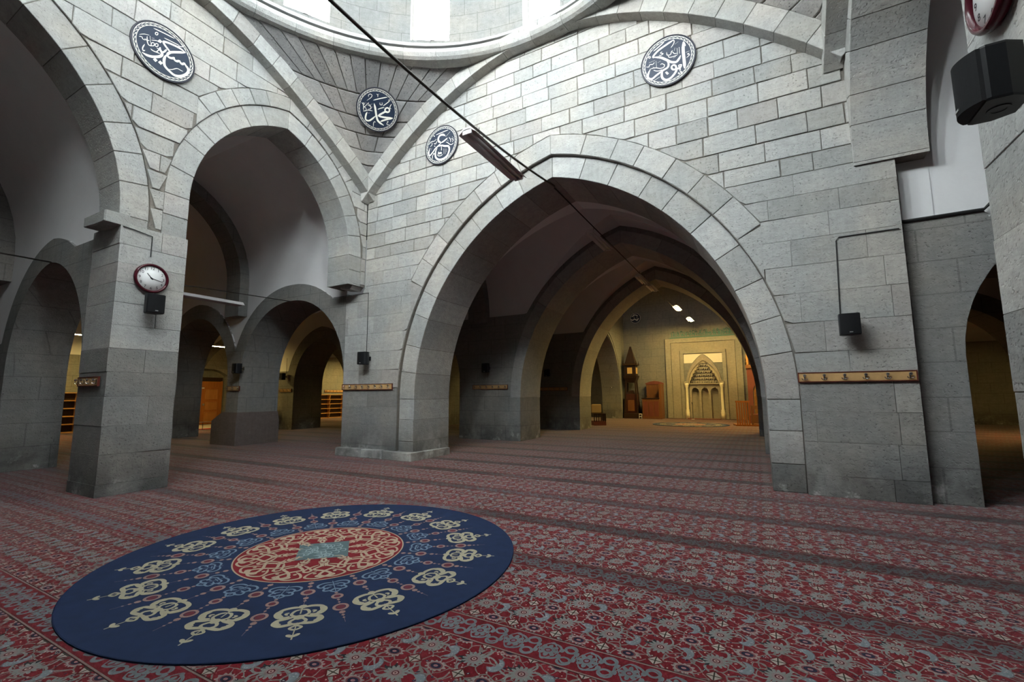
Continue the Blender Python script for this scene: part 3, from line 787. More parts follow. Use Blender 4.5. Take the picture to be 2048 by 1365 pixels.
# side walls of this bay with a moulded lateral arch
for nm, x, n, lb in (('wall_bay_left', -7.6, 1, 'yellow-lit side wall of the niche bay with a moulded pointed arch'), ('wall_bay_right', 1.5, -1, 'side wall of the niche bay behind the carved wooden pulpit')):
    fr = Fr((x, 0, 0), (0, 1, 0), (n, 0, 0)); r = struct(nm, lb); ar = Arch(20.6, 27.95, 1.2, 5.3)
    wall_core('masonry', fr, 19.75, YM, lambda u: 9.5, [(ar, 0.0)] if n > 0 else [], 1.15, YSTONE, r)
    for d in (.0, .22): ring_core('arch_moulding', fr, ar, d+.02, d+.16, 0, .05, PLAINSTONE, r)
cm = struct('ceiling_niche_bay', 'plastered vault over the bay of the prayer niche', 'ceiling')
pv = Arch(-8.0, 1.1, 5.6, 8.6); L_ = pv.line(0, 5.6, 12)
MB().loft([[(u, y, z) for u, z in L_] for y in (19.7, 21.5, 24, 27, YM+.1)], False, False).build('plaster_vault', PLASTER, cm, smooth=True, origin=False)
# closing walls and ceilings of the far aisles
for nm, x0, x1, lb in (('wall_end_left', XW, -9.6, 'end wall of the far aisle past the yellow arches'), ('wall_end_right', 3.0, XE, 'dark end wall seen through the pointed opening beside the great arch')):
    r = struct(nm, lb); MB().box(x0, x1, YM, YM+.4, 0, 7).build('masonry', YSTONE, r)
for nm, x0, x1, lb in (('ceiling_far_left', XW, -8.7, 'plastered vault of the far aisle before the shoe shelves'), ('ceiling_far_right', 1.9, XE, 'plastered vault of the far aisle beyond the pointed opening')):
    pv = Arch(19.7, YM, 3.9, 8.7); r = struct(nm, lb, 'ceiling'); L_ = pv.line(0, 3.9, 12)
    MB().loft([[(x, u, z) for u, z in L_] for x in np.linspace(x0, x1, 6)], False, False).build('plaster_vault', PLASTER, r, smooth=True, origin=False)

# ================================================================== lamps
TUBE_ON = emit('lit warm tube', (1.0, .70, .22), LAMP_LIGHT)
TUBE_NICHE = emit('lit warm niche tube', (1.0, .70, .22), LAMP_LIGHT*1.7)
TUBE_OFF = plain('unlit tube glass', (.55, .53, .52), .25)
HOUSING = plain('white lamp housing', (.62, .60, .60), .45)
def lamp(label, x, y0, y1, z, lit, group=None, hang=.24, on_mat=None):
    """fluorescent fitting hanging along y"""
    L = y1-y0; r = thing('fluorescent_lamp', label, 'lamp', (x, (y0+y1)/2, z), 0, group)
    MB().loft([[(-.15, s*L/2, -.03), (-.06, s*L/2, .06), (.06, s*L/2, .06), (.15, s*L/2, -.03), (.145, s*L/2, -.035), (.055, s*L/2, .03), (-.055, s*L/2, .03), (-.145, s*L/2, -.035)] for s in (-1, 1)], True).build('housing', HOUSING, r)
    for dx in (-.045, .045):
        MB().tube([(dx, -L/2+.04, -.02), (dx, L/2-.04, -.02)], .022, 10).build('tube', (on_mat or TUBE_ON) if lit else TUBE_OFF, r, smooth=True)
    for s in (-1, 1):
        MB().box(-.08, .08, s*(L/2-.02)-.015, s*(L/2-.02)+.015, -.045, .02).build('end_cap', HOUSING, r)
        MB().tube([(0, s*L*.3, .05), (0, s*L*.3, hang)], .006, 6).build('hanger', DARKCABLE, r)
    return r
XC = -3.62
lamp('long unlit fluorescent fitting hanging on the cable before the great arch', XC, 5.25, 6.95, 5.44, False)
lamp('unlit fluorescent fitting in the dark vault behind the great arch', XC, 10.9, 12.6, 5.72, False)
lamp('unlit fluorescent fitting under the middle nave arcade', XC, 16.3, 17.6, 5.80, False)
lamp('unlit fluorescent fitting at the yellow arch', XC, 18.2, 19.4, 5.86, False)
lamp('glowing fluorescent fitting hung high in the niche bay just past the yellow arch', -3.48, 23.9, 25.1, 5.95, True, on_mat=TUBE_NICHE)
lamp('glowing fluorescent fitting hung close before the teal inscription', -3.17, 26.2, 27.4, 5.66, True, hang=.5, on_mat=TUBE_NICHE)
for y, lb in ((21.9, 'added unseen tube that lights the jamb of the yellow arch'), (25.0, 'added unseen tube over the carved pulpit that lights the niche bay')): lamp(lb, .95, y-.6, y+.6, 4.6, True, None, 2.2, TUBE_NICHE)  # two tubes added out of view to light the niche bay and arch jamb
lamp('unlit white fluorescent fitting on the rod in the side aisle', -12.3, 5.1, 7.1, 3.98, False)
lamp('lit fluorescent tube above the wooden door', -21.7, 11.1, 12.0, 3.79, True, hang=3.0)
lamp('lit fluorescent tube in the far aisle by the shoe shelves', -18.0, 20.8, 22.6, 3.9, True, hang=3.6)
lamp('lit fluorescent tube in the far aisle by the end wall', -22.8, 20.8, 22.6, 3.9, True, hang=3.6)
lamp('added unseen tube that faintly lights the far aisle beyond the dark pointed opening', 7.6, 20.8, 22.6, 3.9, True, hang=3.6)  # added out of view so the dark opening shows a faint glow
lamp('lit fluorescent tube in the aisle bay by the low railing', -22.8, 5.6, 7.2, 3.9, True, hang=3.4)
RODM = plain('dark iron rod', (.05, .045, .04), .5, .6)
def rod(label, pts, r=.014, name='lamp_rod'):
    return tag(MB().tube(pts, r, 8).build(name, RODM, smooth=True), label, 'rod')
rod('dark sagging cable rod crossing the dome bay to the great arch', [(XC, y, 5.95-.42*(1-((y-3.2)/5.2)**2)) for y in np.linspace(-1.85, 8.6, 24)], .02)
rod('straight lamp rod running through the dark nave vaults', [(XC, y, 5.94) for y in (8.6, 13, 18, 24, 29.1)], .014)
rod('lamp rod between the two arcade arches of the side aisle', [(-11.6, 4.05, 3.98), (-12.2, 6, 4.22), (-11.7, 8.13, 4.2)], .012)
rod('lamp rod running out from the clock pier arcade', [(-11.55, -1.8, 4.0), (-11.55, 3.4, 4.02)], .014)

# ================================================================== round rugs
NAVY = plain('navy rug pile', (.008, .018, .052), .95, var=.25, scale=9)
CREAMP = plain('cream rug pile', (.33, .30, .21), .95); REDP = plain('red rug pile', (.15, .009, .014), .95)
PINKP = plain('pink rug pile', (.24, .15, .13), .95); BLUEP = plain('pale blue rug pile', (.12, .17, .23), .95)
TEALP = plain('teal rug pile', (.08, .12, .13), .95); BEIGEP = plain('beige rug pile', (.36, .28, .2), .95)
class Flat:
    """flat figures laid on a plane, each a hair above the last so that none lie in one plane"""
    def __init__(s, f, z=0.0, dz=.00002): s.f, s.z, s.dz, s.m = f, z, dz, MB()
    def ribbon(s, pts, w, taper=(.35, .35), sm=True):
        P = np.array(pts, float)
        if sm and len(P) > 2:      # Catmull-Rom
            Q = []; E_ = np.vstack([2*P[0]-P[1], P, 2*P[-1]-P[-2]])
            for i in range(len(P)-1):
                a, b, c, d = E_[i:i+4]
                for t in np.linspace(0, 1, 5)[:-1]:
                    Q.append(.5*((2*b)+(c-a)*t+(2*a-5*b+4*c-d)*t*t+(3*b-a-3*c+d)*t**3))
            P = np.array(Q+[P[-1]])
        d = np.gradient(P, axis=0); d /= (np.hypot(d[:, 0], d[:, 1])[:, None]+1e-12); N = np.c_[-d[:, 1], d[:, 0]]
        n = len(P); k = np.linspace(0, 1, n)
        ww = w/2*np.minimum(1, np.minimum(taper[0]+k*5, taper[1]+(1-k)*5))
        v = [s.f(*(P[i]+N[i]*ww[i]), s.z) for i in range(n)]+[s.f(*(P[i]-N[i]*ww[i]), s.z) for i in range(n)]
        s.m.add(v, [(i, i+1, n+i+1, n+i) for i in range(n-1)]); s.z += s.dz; return s
    def ring(s, c, r, w, n=20, e=1.0):
        a = np.linspace(0, 2*PI, n+1)
        v = [s.f(c[0]+q*math.cos(t), c[1]+q*e*math.sin(t), s.z) for q in (r-w/2, r+w/2) for t in a]
        s.m.add(v, [(i, i+1, n+1+i+1, n+1+i) for i in range(n)]); s.z += s.dz; return s
    def disc(s, c, r, n=16, e=1.0):
        s.m.add([s.f(c[0]+r*math.cos(2*PI*i/n), c[1]+r*e*math.sin(2*PI*i/n), s.z) for i in range(n)], [tuple(range(n))]); s.z += s.dz; return s
    def poly(s, pts):
        s.m.add([s.f(p[0], p[1], s.z) for p in pts], [tuple(range(len(pts)))]); s.z += s.dz; return s
    def build(s, name, mat, parent): return s.m.build(name, mat, parent)
def palmette(F_, k=1.0):
    """split-leaf palmette, base at v=-.2, tip outwards; F_(u, v) places it"""
    o = []
    for s in (-1, 1):
        o += [([(0, -.17), (s*.07, -.19), (s*.15, -.17), (s*.185, -.11), (s*.165, -.045), (s*.12, -.02), (s*.08, -.04)], .034),
              ([(s*.16, -.16), (s*.185, -.1), (s*.165, -.05), (s*.135, -.03)], .05),
              ([(s*.03, -.02), (s*.10, .0), (s*.165, .02), (s*.175, .075), (s*.13, .115), (s*.06, .11), (0, .10)], .036),
              ([(s*.165, .03), (s*.172, .07), (s*.13, .108)], .05),
              ([(0, -.14), (s*.05, -.12), (s*.07, -.06), (s*.03, -.02), (0, .0)], .022), ([(0, .0), (s*.05, .04), (s*.06, .08), (0, .13)], .024),
              ([(0, .13), (s*.045, .17), (0, .21)], .02), ([(s*.09, -.1), (s*.12, -.09), (s*.1, -.06)], .018)]
    o += [([(0, -.16), (0, -.06)], .03), ([(-.06, -.03), (.06, -.03)], .03), ([(0, .09), (0, .31)], .022), ([(-.05, .27), (0, .30), (.05, .27)], .03), ([(0, .28), (0, .35)], .03)]
    return o
def small_palmette():
    o = []
    for s in (-1, 1):
        o += [([(0, -.09), (s*.07, -.10), (s*.125, -.07), (s*.12, -.02), (s*.075, -.01)], .017), ([(0, -.05), (s*.06, -.05), (s*.09, -.01), (s*.05, .03)], .015),
              ([(s*.02, .0), (s*.08, .02), (s*.09, .06), (s*.04, .07), (0, .05)], .017), ([(0, .04), (s*.04, .08), (0, .12)], .015), ([(s*.1, -.09), (s*.13, -.05)], .02)]
    return o+[([(0, -.12), (0, .12)], .018), ([(-.04, -.03), (.04, -.03)], .02)]
def rug(label, cx, cy, R, detail=True):
    root = thing('round_rug', label, 'rug', (cx, cy, 0)); k = R/1.84
    MB().lathe([(R, 0), (R, .010), (R-.006, .013), (.0005, .013)], n=96, cap=False).build('navy_pile', NAVY, root)
    pl = lambda u, v, z: (u*k, v*k, z)
    z0 = .0136
    f = Flat(pl, z0, 2e-5)
    f.disc((0, 0), .755, 72); f.build('red_centre', REDP, root)
    f = Flat(pl, z0+.0004); f.ring((0, 0), .75, .012, 96); 
    for j in range(24):
        a = 2*PI*j/24; s = 1 if j % 2 else -1
        def pol(pts): return [(r*math.cos(a+t), r*math.sin(a+t)) for r, t in pts]
        f.ribbon(pol([(.34, 0), (.42, s*.10), (.50, s*-.04), (.56, s*.12), (.64, s*.2), (.69, s*.12), (.67, s*.03), (.63, s*.06)]), .027)
        f.ribbon(pol([(.40, s*.03), (.46, s*-.12), (.53, s*-.19), (.56, s*-.11), (.52, s*-.07)]), .022)
        f.ribbon(pol([(.55, s*.02), (.61, s*-.08), (.68, s*-.1), (.715, s*.02), (.70, s*.14)]), .021)
        f.ribbon(pol([(.36, s*.1), (.40, s*.2), (.45, s*.14)]), .016)
        f.disc(pol([(.60, s*.0)])[0], .016, 8)
        f.ribbon(pol([(.22, 0), (.28, s*.2), (.34, s*.12), (.31, s*-.02)]), .02)
    f.build('arabesque', BEIGEP, root)
    f = Flat(pl, z0+.0018); f.poly([(-.34, .0), (-.2, -.12), (0, -.31), (.17, -.16), (.34, .0), (.2, .13), (0, .32), (-.18, .15)]); f.build('centre_diamond', TEALP, root)
    f = Flat(pl, z0+.002)
    for j in range(60):
        x, y = random.uniform(-.2, .2), random.uniform(-.2, .2)
        if abs(x)+abs(y) > .26: continue
        f.ribbon([(x-.05, y), (x, y+.03), (x+.04, y-.01), (x+.01, y-.03)], .012)
    f.build('diamond_scrolls', plain('light scrolls', (.2, .26, .27), .95), root)
    bz = z0+.0002
    def proto(name, mat, draw):
        f = Flat(pl, bz); draw(f); me = bpy.data.meshes.new(name); me.from_pydata(f.m.v, [], f.m.f); me.materials.append(mat); return me
    def d_pal(f):
        for pts, w in palmette(None): f.ribbon([(1.375+v*.84, u*.80) for u, v in pts], w*.95)
        f.disc((1.375-.19*.84, 0), .03, 12); f.disc((1.375, 0), .035, 10)
    def d_small(f):
        for pts, w in small_palmette(): f.ribbon([(.93+v*.95, u*.9) for u, v in pts], w)
    def d_b1(f):
        for r, q in ((.80, .022), (.86, .018), (1.075, .02), (1.12, .012)): f.disc((r, 0), q, 10)
        f.ring((.97, 0), .042, .022, 18); f.ribbon([(.76, 0), (.925, 0)], .007, sm=False); f.ribbon([(1.015, 0), (1.19, 0)], .007, sm=False)
    def d_b2(f):
        for r, q in ((1.06, .014), (1.19, .012), (1.235, .010), (1.405, .022), (1.45, .012), (1.49, .009)): f.disc((r, 0), q, 8)
        for r, q in ((1.125, .034), (1.32, .046)): f.ring((r, 0), q, .02, 18)
        for r0, r1 in ((1.04, 1.09), (1.16, 1.27), (1.37, 1.56)): f.ribbon([(r0, 0), (r1, 0)], .006, sm=False)
    HEART = plain('dark bead hearts', (.10, .02, .03), .95)
    M1, M2, M3, M4 = proto('palmette', CREAMP, d_pal), proto('small_palmette', BLUEP, d_small), proto('bead_string', PINKP, d_b1), proto('bead_string', PINKP, d_b2)
    H1 = proto('bead_heart', HEART, lambda f: f.disc((.97, 0), .028, 12)); H2 = proto('bead_heart', HEART, lambda f: f.disc((1.125, 0), .02, 12)); H3 = proto('bead_heart', HEART, lambda f: f.disc((1.32, 0), .032, 12))
    for j in range(16):
        a = 2*PI*j/16+PI/4
        for nm, me, hearts, e in (('palmette', M1, (), 0), ('bead_string', M3, (H1,), 0), ('small_palmette', M2, (), PI/16), ('bead_string', M4, (H2, H3), PI/16)):
            o = link(nm, me, None, root); o.rotation_euler = (0, 0, a+e)
            for h in hearts: link('bead_heart', h, None, o)
    return root
rug('large round navy rug with cream palmettes and red centre under the dome', -3.79, 3.12, 1.84)
rug('far round navy rug on the carpet before the prayer niche', -3.05, 23.7, 1.75)

# ================================================================== calligraphy roundels
CREAMPAINT = plain('cream lettering', (.72, .70, .62), .6); NAVYBOARD = plain('navy board', (.016, .025, .045), .45, var=.2, scale=5)
DARKRIM = plain('dark rim', (.03, .03, .04), .5)
def frame_at(P, N):
    """in-plane axes for a board facing N"""
    N = Vector(N).normalized(); U = Vector((0, 0, 1)).cross(N).normalized(); V = N.cross(U)
    return Vector(P), U, V, N
def ray_plane(px, py, P, N):
    d = Vector(RR*(px-W/2)/F-UU*(py-H/2)/F+FW); c = Vector(CAM); t = (P-c).dot(N)/d.dot(N); return c+d*t
def roundel(label, P, N, R, crop, strokes, dots=(), rings=(), border='chain'):
    P, U, V, N = frame_at(P, N); root = thing('calligraphy_roundel', label, 'roundel', tuple(P))
    wp = lambda u, v, n: tuple(U*u+V*v+N*n)
    ang = [2*PI*i/64 for i in range(64)]
    def lathe(name, prof, mat):
        m = MB(); m.loft([[wp(r*math.cos(a), r*math.sin(a), n) for a in ang] for r, n in prof], name != 'rim'); return m.build(name, mat, root)
    lathe('board', [(R-.01, .0), (R-.01, .03), (.001, .03)], NAVYBOARD)
    lathe('rim', [(R, .0), (R, .034), (R-.018, .038), (R-.02, .031)], DARKRIM)
    f = Flat(wp, .0312, 1e-5); o = R*.93
    f.ring((0, 0), o*1.0, .008, 64); f.ring((0, 0), o*.90, .008, 64)
    for i in range(36):
        a = 2*PI*i/36
        for r, q in ((o*.95, .5), (o*.975, .0), (o*.925, .25)):
            t = a+q*2*PI/36
            f.ribbon([(r*math.cos(t+e), r*math.sin(t+e)) for e in (-.05, 0, .05)], .007, sm=False)
    f.build('border_chain', CREAMPAINT, root)
    ox, oy, s = crop
    f = Flat(wp, .0312, 1e-5)
    def loc(p):
        q = ray_plane(ox+p[0]*s, oy+p[1]*s, P, N)-P; return (q.dot(U), q.dot(V))
    sc = (Vector(loc((500, 500)))-Vector(loc((600, 500)))).length/100
    sc = (sc+(Vector(loc((500, 500)))-Vector(loc((500, 600)))).length/100)/2
    for pts, w in strokes: f.ribbon([loc(p) for p in pts], w*sc, (.3, .3))
    for x, y, q in dots: f.poly([loc((x+q*a, y+q*b)) for a, b in ((-1, -.25), (-.1, -.9), (1, .2), (.1, .9))])
    for x, y, r, w in rings: f.ribbon([loc((x+r*math.cos(t), y+r*math.sin(t))) for t in np.linspace(0, 2*PI, 13)], w*sc, (1, 1))
    f.build('lettering', CREAMPAINT, root)
    return root
G = 'calligraphy roundels under the dome'
p = on(327, 106, 0, XL+.012)
roundel('navy roundel with cream Arabic lettering on the wall over the clock pier', p, (1, 0, 0), .485, (240, 30, .1099),
    [([(1160, 885), (1180, 930), (1222, 990), (1225, 1045), (1180, 1095), (1090, 1125), (980, 1110), (880, 1030), (800, 940), (785, 850), (800, 780), (835, 735)], 44),
     ([(830, 740), (880, 785), (940, 800), (978, 785)], 38), ([(955, 800), (1005, 850), (1080, 845)], 38), ([(1065, 850), (1110, 905), (1165, 885)], 38),
     ([(1178, 697), (1050, 690), (920, 690), (865, 712), (832, 755)], 40), ([(1178, 697), (1080, 622), (960, 560), (830, 508), (775, 505), (800, 560), (860, 640), (915, 705)], 36),
     ([(385, 690), (470, 742), (580, 772), (700, 768), (748, 735), (742, 690), (712, 640), (718, 600)], 42), ([(742, 700), (790, 680), (832, 640)], 26),
     ([(598, 255), (790, 345), (978, 442)], 18), ([(788, 430), (930, 500), (1068, 570)], 14), ([(1040, 580), (1120, 590), (1150, 565)], 12),
     ([(432, 545), (395, 610), (405, 660), (440, 655)], 16), ([(868, 1000), (930, 1005), (1020, 985), (1090, 1020), (1132, 1038)], 12),
     ([(335, 365), (430, 360), (520, 382)], 8), ([(328, 400), (380, 410), (400, 450), (450, 470)], 12), ([(530, 395), (540, 520)], 18), ([(478, 400), (480, 490), (510, 560), (590, 575)], 16),
     ([(430, 440), (470, 470), (520, 480)], 12), ([(560, 430), (610, 440)], 10), ([(555, 470), (650, 480), (700, 510)], 12), ([(540, 625), (580, 660), (650, 690), (715, 715)], 16), ([(650, 610), (690, 640), (640, 690)], 14)],
    dots=((625, 830, 42), (720, 880, 44), (712, 490, 40)), rings=((650, 352, 24, 12), (580, 545, 30, 12), (650, 560, 28, 12)))
p = on(1336, 123, 1, YR-.012)
roundel('navy roundel with cream Arabic lettering over the shoulder of the great arch', p, (0, -1, 0), .49, (1270, 60, .09156),
    [([(1058, 285), (1060, 500), (1080, 700), (1092, 865)], 56), ([(1060, 275), (1085, 320), (1108, 375)], 24),
     ([(850, 240), (700, 340), (520, 470), (412, 590), (410, 640)], 40), ([(405, 622), (560, 625), (700, 680), (790, 722), (900, 725), (962, 660), (1002, 578)], 46), ([(850, 235), (862, 290), (825, 365), (790, 412)], 14),
     ([(412, 490), (540, 380), (642, 285)], 22), ([(700, 690), (738, 760), (720, 840), (620, 905), (480, 1010), (390, 1085), (320, 1090), (287, 1040), (310, 950), (340, 890)], 40),
     ([(905, 830), (905, 920), (800, 1060), (690, 1115), (612, 1080), (590, 1000), (612, 920)], 44), ([(1022, 770), (1000, 835), (960, 868), (920, 852)], 34), ([(1020, 775), (960, 800), (992, 870), (982, 920)], 22),
     ([(602, 495), (562, 530), (620, 540), (580, 575), (530, 577)], 14), ([(1112, 518), (1192, 480)], 16), ([(1192, 530), (1150, 550), (1196, 565), (1130, 632)], 14), ([(425, 1128), (552, 1045)], 22),
     ([(970, 400), (980, 540)], 24), ([(925, 420), (935, 560)], 22), ([(930, 570), (850, 602), (760, 622), (728, 590)], 15), ([(698, 510), (710, 572), (780, 562), (802, 500), (830, 470)], 15), ([(820, 500), (870, 542), (920, 530)], 13), ([(840, 640), (900, 600)], 12), ([(860, 480), (880, 410)], 12),
     ([(465, 700), (482, 860)], 14), ([(250, 832), (310, 832), (332, 782), (400, 772), (432, 730)], 14), ([(440, 690), (310, 742)], 10), ([(330, 882), (440, 850), (560, 862), (640, 832), (652, 770)], 15), ([(410, 902), (500, 922), (602, 890)], 14), ([(560, 782), (600, 760), (652, 790)], 12), ([(400, 830), (430, 870)], 12), ([(500, 740), (570, 700)], 8), ([(870, 340), (950, 280)], 10)],
    dots=((705, 965, 42), (1015, 945, 30), (965, 970, 26)), rings=((855, 840, 50, 34), (325, 622, 20, 14)))
p = on(884, 291, 1, YR-.012)
roundel('navy roundel with cream Arabic lettering near the foot of the dome arch', p, (0, -1, 0), .485, (840, 240, .0733),
    [([(712, 450), (640, 420), (560, 450), (520, 530), (532, 600), (600, 640)], 46), ([(600, 640), (680, 590), (772, 510)], 34), ([(600, 640), (540, 710), (450, 790), (370, 900), (300, 985), (265, 970), (265, 900), (300, 780)], 34),
     ([(540, 742), (600, 712), (700, 730), (790, 732), (820, 790), (810, 880), (760, 990), (660, 1072), (540, 1100), (460, 1050), (440, 960), (455, 860), (492, 790)], 42), ([(600, 720), (612, 850)], 46),
     ([(455, 430), (620, 360), (792, 288)], 18), ([(720, 482), (842, 340)], 14), ([(362, 1085), (365, 1000), (400, 940)], 14), ([(345, 780), (330, 850)], 12),
     ([(265, 700), (320, 620), (400, 600), (460, 560)], 14), ([(300, 750), (350, 700), (350, 640)], 14), ([(400, 660), (450, 670), (480, 600)], 18), ([(310, 660), (380, 580)], 10), ([(430, 540), (480, 550)], 10),
     ([(730, 620), (780, 640), (830, 680), (880, 690), (940, 640)], 16), ([(810, 490), (860, 560), (850, 620)], 14), ([(880, 520), (930, 560), (900, 620)], 14), ([(900, 470), (940, 520)], 12), ([(760, 560), (800, 600)], 12),
     ([(490, 960), (530, 1000), (600, 990), (640, 950)], 14), ([(670, 800), (675, 950)], 16), ([(710, 800), (715, 950)], 14), ([(745, 800), (748, 900)], 12), ([(520, 880), (540, 940), (580, 900), (600, 950)], 14), ([(560, 850), (580, 830)], 10)],
    dots=((410, 460, 22), (400, 940, 22), (425, 735, 18)), rings=((540, 930, 24, 12), (590, 920, 22, 12)))
# the roundel hung on the curved corner: where its pixel meets the blocks
best = None
for a in np.linspace(.2, .8, 61):
    for z in np.linspace(7.4, 8.9, 61):
        q = P_NW(a, z, .05)-CAM; zz = q@FW; e = (W/2+F*(q@RR)/zz-755)**2+(H/2-F*(q@UU)/zz-219)**2
        if best is None or e < best[0]: best = (e, a, z)
_, ba, bz_ = best
Pc = P_NW(ba, bz_, .055); d1 = P_NW(ba+.1, bz_)-P_NW(ba-.1, bz_); d2 = P_NW(ba, bz_+.25)-P_NW(ba, bz_-.25)
Nn = np.cross(d1, d2); Nn = Nn/np.linalg.norm(Nn)
if Nn@(CAM-Pc) < 0: Nn = -Nn
roundel('navy roundel with cream Arabic lettering on the dark curved corner under the dome', Pc+Nn*.04, tuple(Nn), .49, (700, 165, .0806),
    [([(600, 515), (625, 620), (640, 720), (652, 800), (682, 920), (740, 990), (838, 1060)], 50), ([(640, 820), (560, 890), (480, 940), (410, 930), (385, 880), (400, 790), (428, 725)], 40),
     ([(690, 822), (780, 770), (880, 722), (965, 742)], 44), ([(690, 822), (800, 850), (930, 870), (1062, 880)], 46), ([(1062, 884), (940, 905), (840, 932), (755, 962)], 40),
     ([(578, 435), (760, 390), (932, 358)], 22), ([(688, 662), (760, 635), (852, 613)], 20), ([(822, 577), (900, 520), (978, 458)], 18), ([(1032, 530), (1000, 580), (990, 622), (1022, 652)], 16),
     ([(735, 490), (748, 545), (800, 545), (802, 490)], 13), ([(770, 490), (772, 540)], 13), ([(418, 442), (520, 370), (548, 310), (500, 280), (460, 310), (462, 352)], 13), ([(658, 280), (690, 302), (690, 357)], 14), ([(722, 275), (690, 302)], 14),
     ([(580, 1092), (585, 1000), (610, 965), (637, 985)], 15), ([(912, 970), (950, 965), (915, 1010), (930, 1045), (972, 1030)], 14), ([(288, 490), (330, 540), (342, 702)], 15), ([(470, 490), (400, 560), (320, 640)], 13),
     ([(320, 560), (400, 640), (390, 712)], 13), ([(330, 710), (440, 682), (562, 700)], 15), ([(440, 560), (500, 560), (520, 640), (440, 660)], 15), ([(510, 545), (556, 525)], 11), ([(510, 620), (572, 600)], 11), ([(448, 752), (492, 750)], 14), ([(385, 480), (405, 520)], 10), ([(460, 500), (490, 600)], 14)],
    rings=((925, 680, 56, 36), (975, 440, 18, 10), (340, 520, 20, 12)))
p = on(1271, 637, 1, YM-.012)
roundel('dark roundel with faint lettering high on the end wall beside the prayer niche', p, (0, -1, 0), .37, (1255, 620, .021),
    [([(300, 900), (500, 1000), (700, 900), (900, 1000), (1100, 800)], 90), ([(400, 700), (700, 500), (1000, 600)], 80), ([(600, 400), (650, 900)], 80), ([(900, 500), (950, 1100)], 80)])

# ================================================================== clocks
MAROON = plain('maroon glossy clock rim', (.055, .006, .012), .18); FACE = plain('white clock face', (.78, .79, .78), .4, var=.02)
INK = plain('black ink', (.01, .01, .012), .5)
def text_mesh(name, body, size, mat, parent, loc, rot=(PI/2, 0, 0), extr=.0005, align='CENTER'):
    c = bpy.data.curves.new(name, 'FONT'); c.body = body; c.size = size; c.align_x = align; c.align_y = 'CENTER'; c.extrude = extr
    t = bpy.data.objects.new(name, c); COL.objects.link(t); dg = bpy.context.evaluated_depsgraph_get()
    me = bpy.data.meshes.new_from_object(t.evaluated_get(dg)); bpy.data.objects.remove(t)
    o = link(name, me, None, parent, loc); me.materials.clear(); me.materials.append(mat); o.rotation_euler = rot; return o
def clock(label, P, rz, R=.245):
    r = thing('wall_clock', label, 'clock', tuple(P), rz)
    def lath(prof, name, mat, n=56):
        m = MB(); m.loft([[(q*math.cos(2*PI*k/n), -d, q*math.sin(2*PI*k/n)) for k in range(n)] for q, d in prof], name != 'rim'); return m.build(name, mat, r, smooth=True)
    lath([(R*.96, 0), (R, .02), (R, .05), (R*.95, .07), (R*.88, .072), (R*.83, .055), (R*.82, .04)], 'rim', MAROON)
    f = lath([(R*.83, .03), (R*.83, .040), (.001, .0401)], 'face', FACE)
    for h in range(1, 13):
        a = PI/2-2*PI*h/12; text_mesh('numeral', str(h), R*.26, INK, r, (R*.68*math.cos(a), -.0412, R*.68*math.sin(a)))
    for nm, a, L, w in (('hour_hand', 132, .42, .034), ('minute_hand', -12, .66, .026)):
        t = math.radians(a); d = Vector((math.cos(t), 0, math.sin(t))); n = Vector((-math.sin(t), 0, math.cos(t)))
        m = MB(); m.loft([[tuple(d*(R*s)+n*(R*w*q*e)+Vector((0, -y, 0))) for q, e in ((-1, 1), (1, 1))] for y in (.0425, .0445) for s, e in ((0, 0),)] if False else
                         [[tuple(-d*R*.1+n*R*w+Vector((0, -y, 0))), tuple(-d*R*.1-n*R*w+Vector((0, -y, 0))), tuple(d*R*L-n*R*w*.5+Vector((0, -y, 0))), tuple(d*R*L+n*R*w*.5+Vector((0, -y, 0)))] for y in (.043 if nm[0] == 'h' else .0455, .045 if nm[0] == 'h' else .0475)], True)
        m.build(nm, INK, r)
    m = MB(); m.loft([[(.012*math.cos(2*PI*k/12), -d, .012*math.sin(2*PI*k/12)) for k in range(12)] for d in (.04, .05)], True); m.build('hub', INK, r)
    return r
pk = on(301, 558, 0, XL+.01)
clock('round wall clock with maroon rim on the square stone pier', pk, PI/2)
clock('round wall clock with maroon rim above the big speaker on the rough pier', (XR_-.01, 3.57, 3.97), -PI/2, .27)

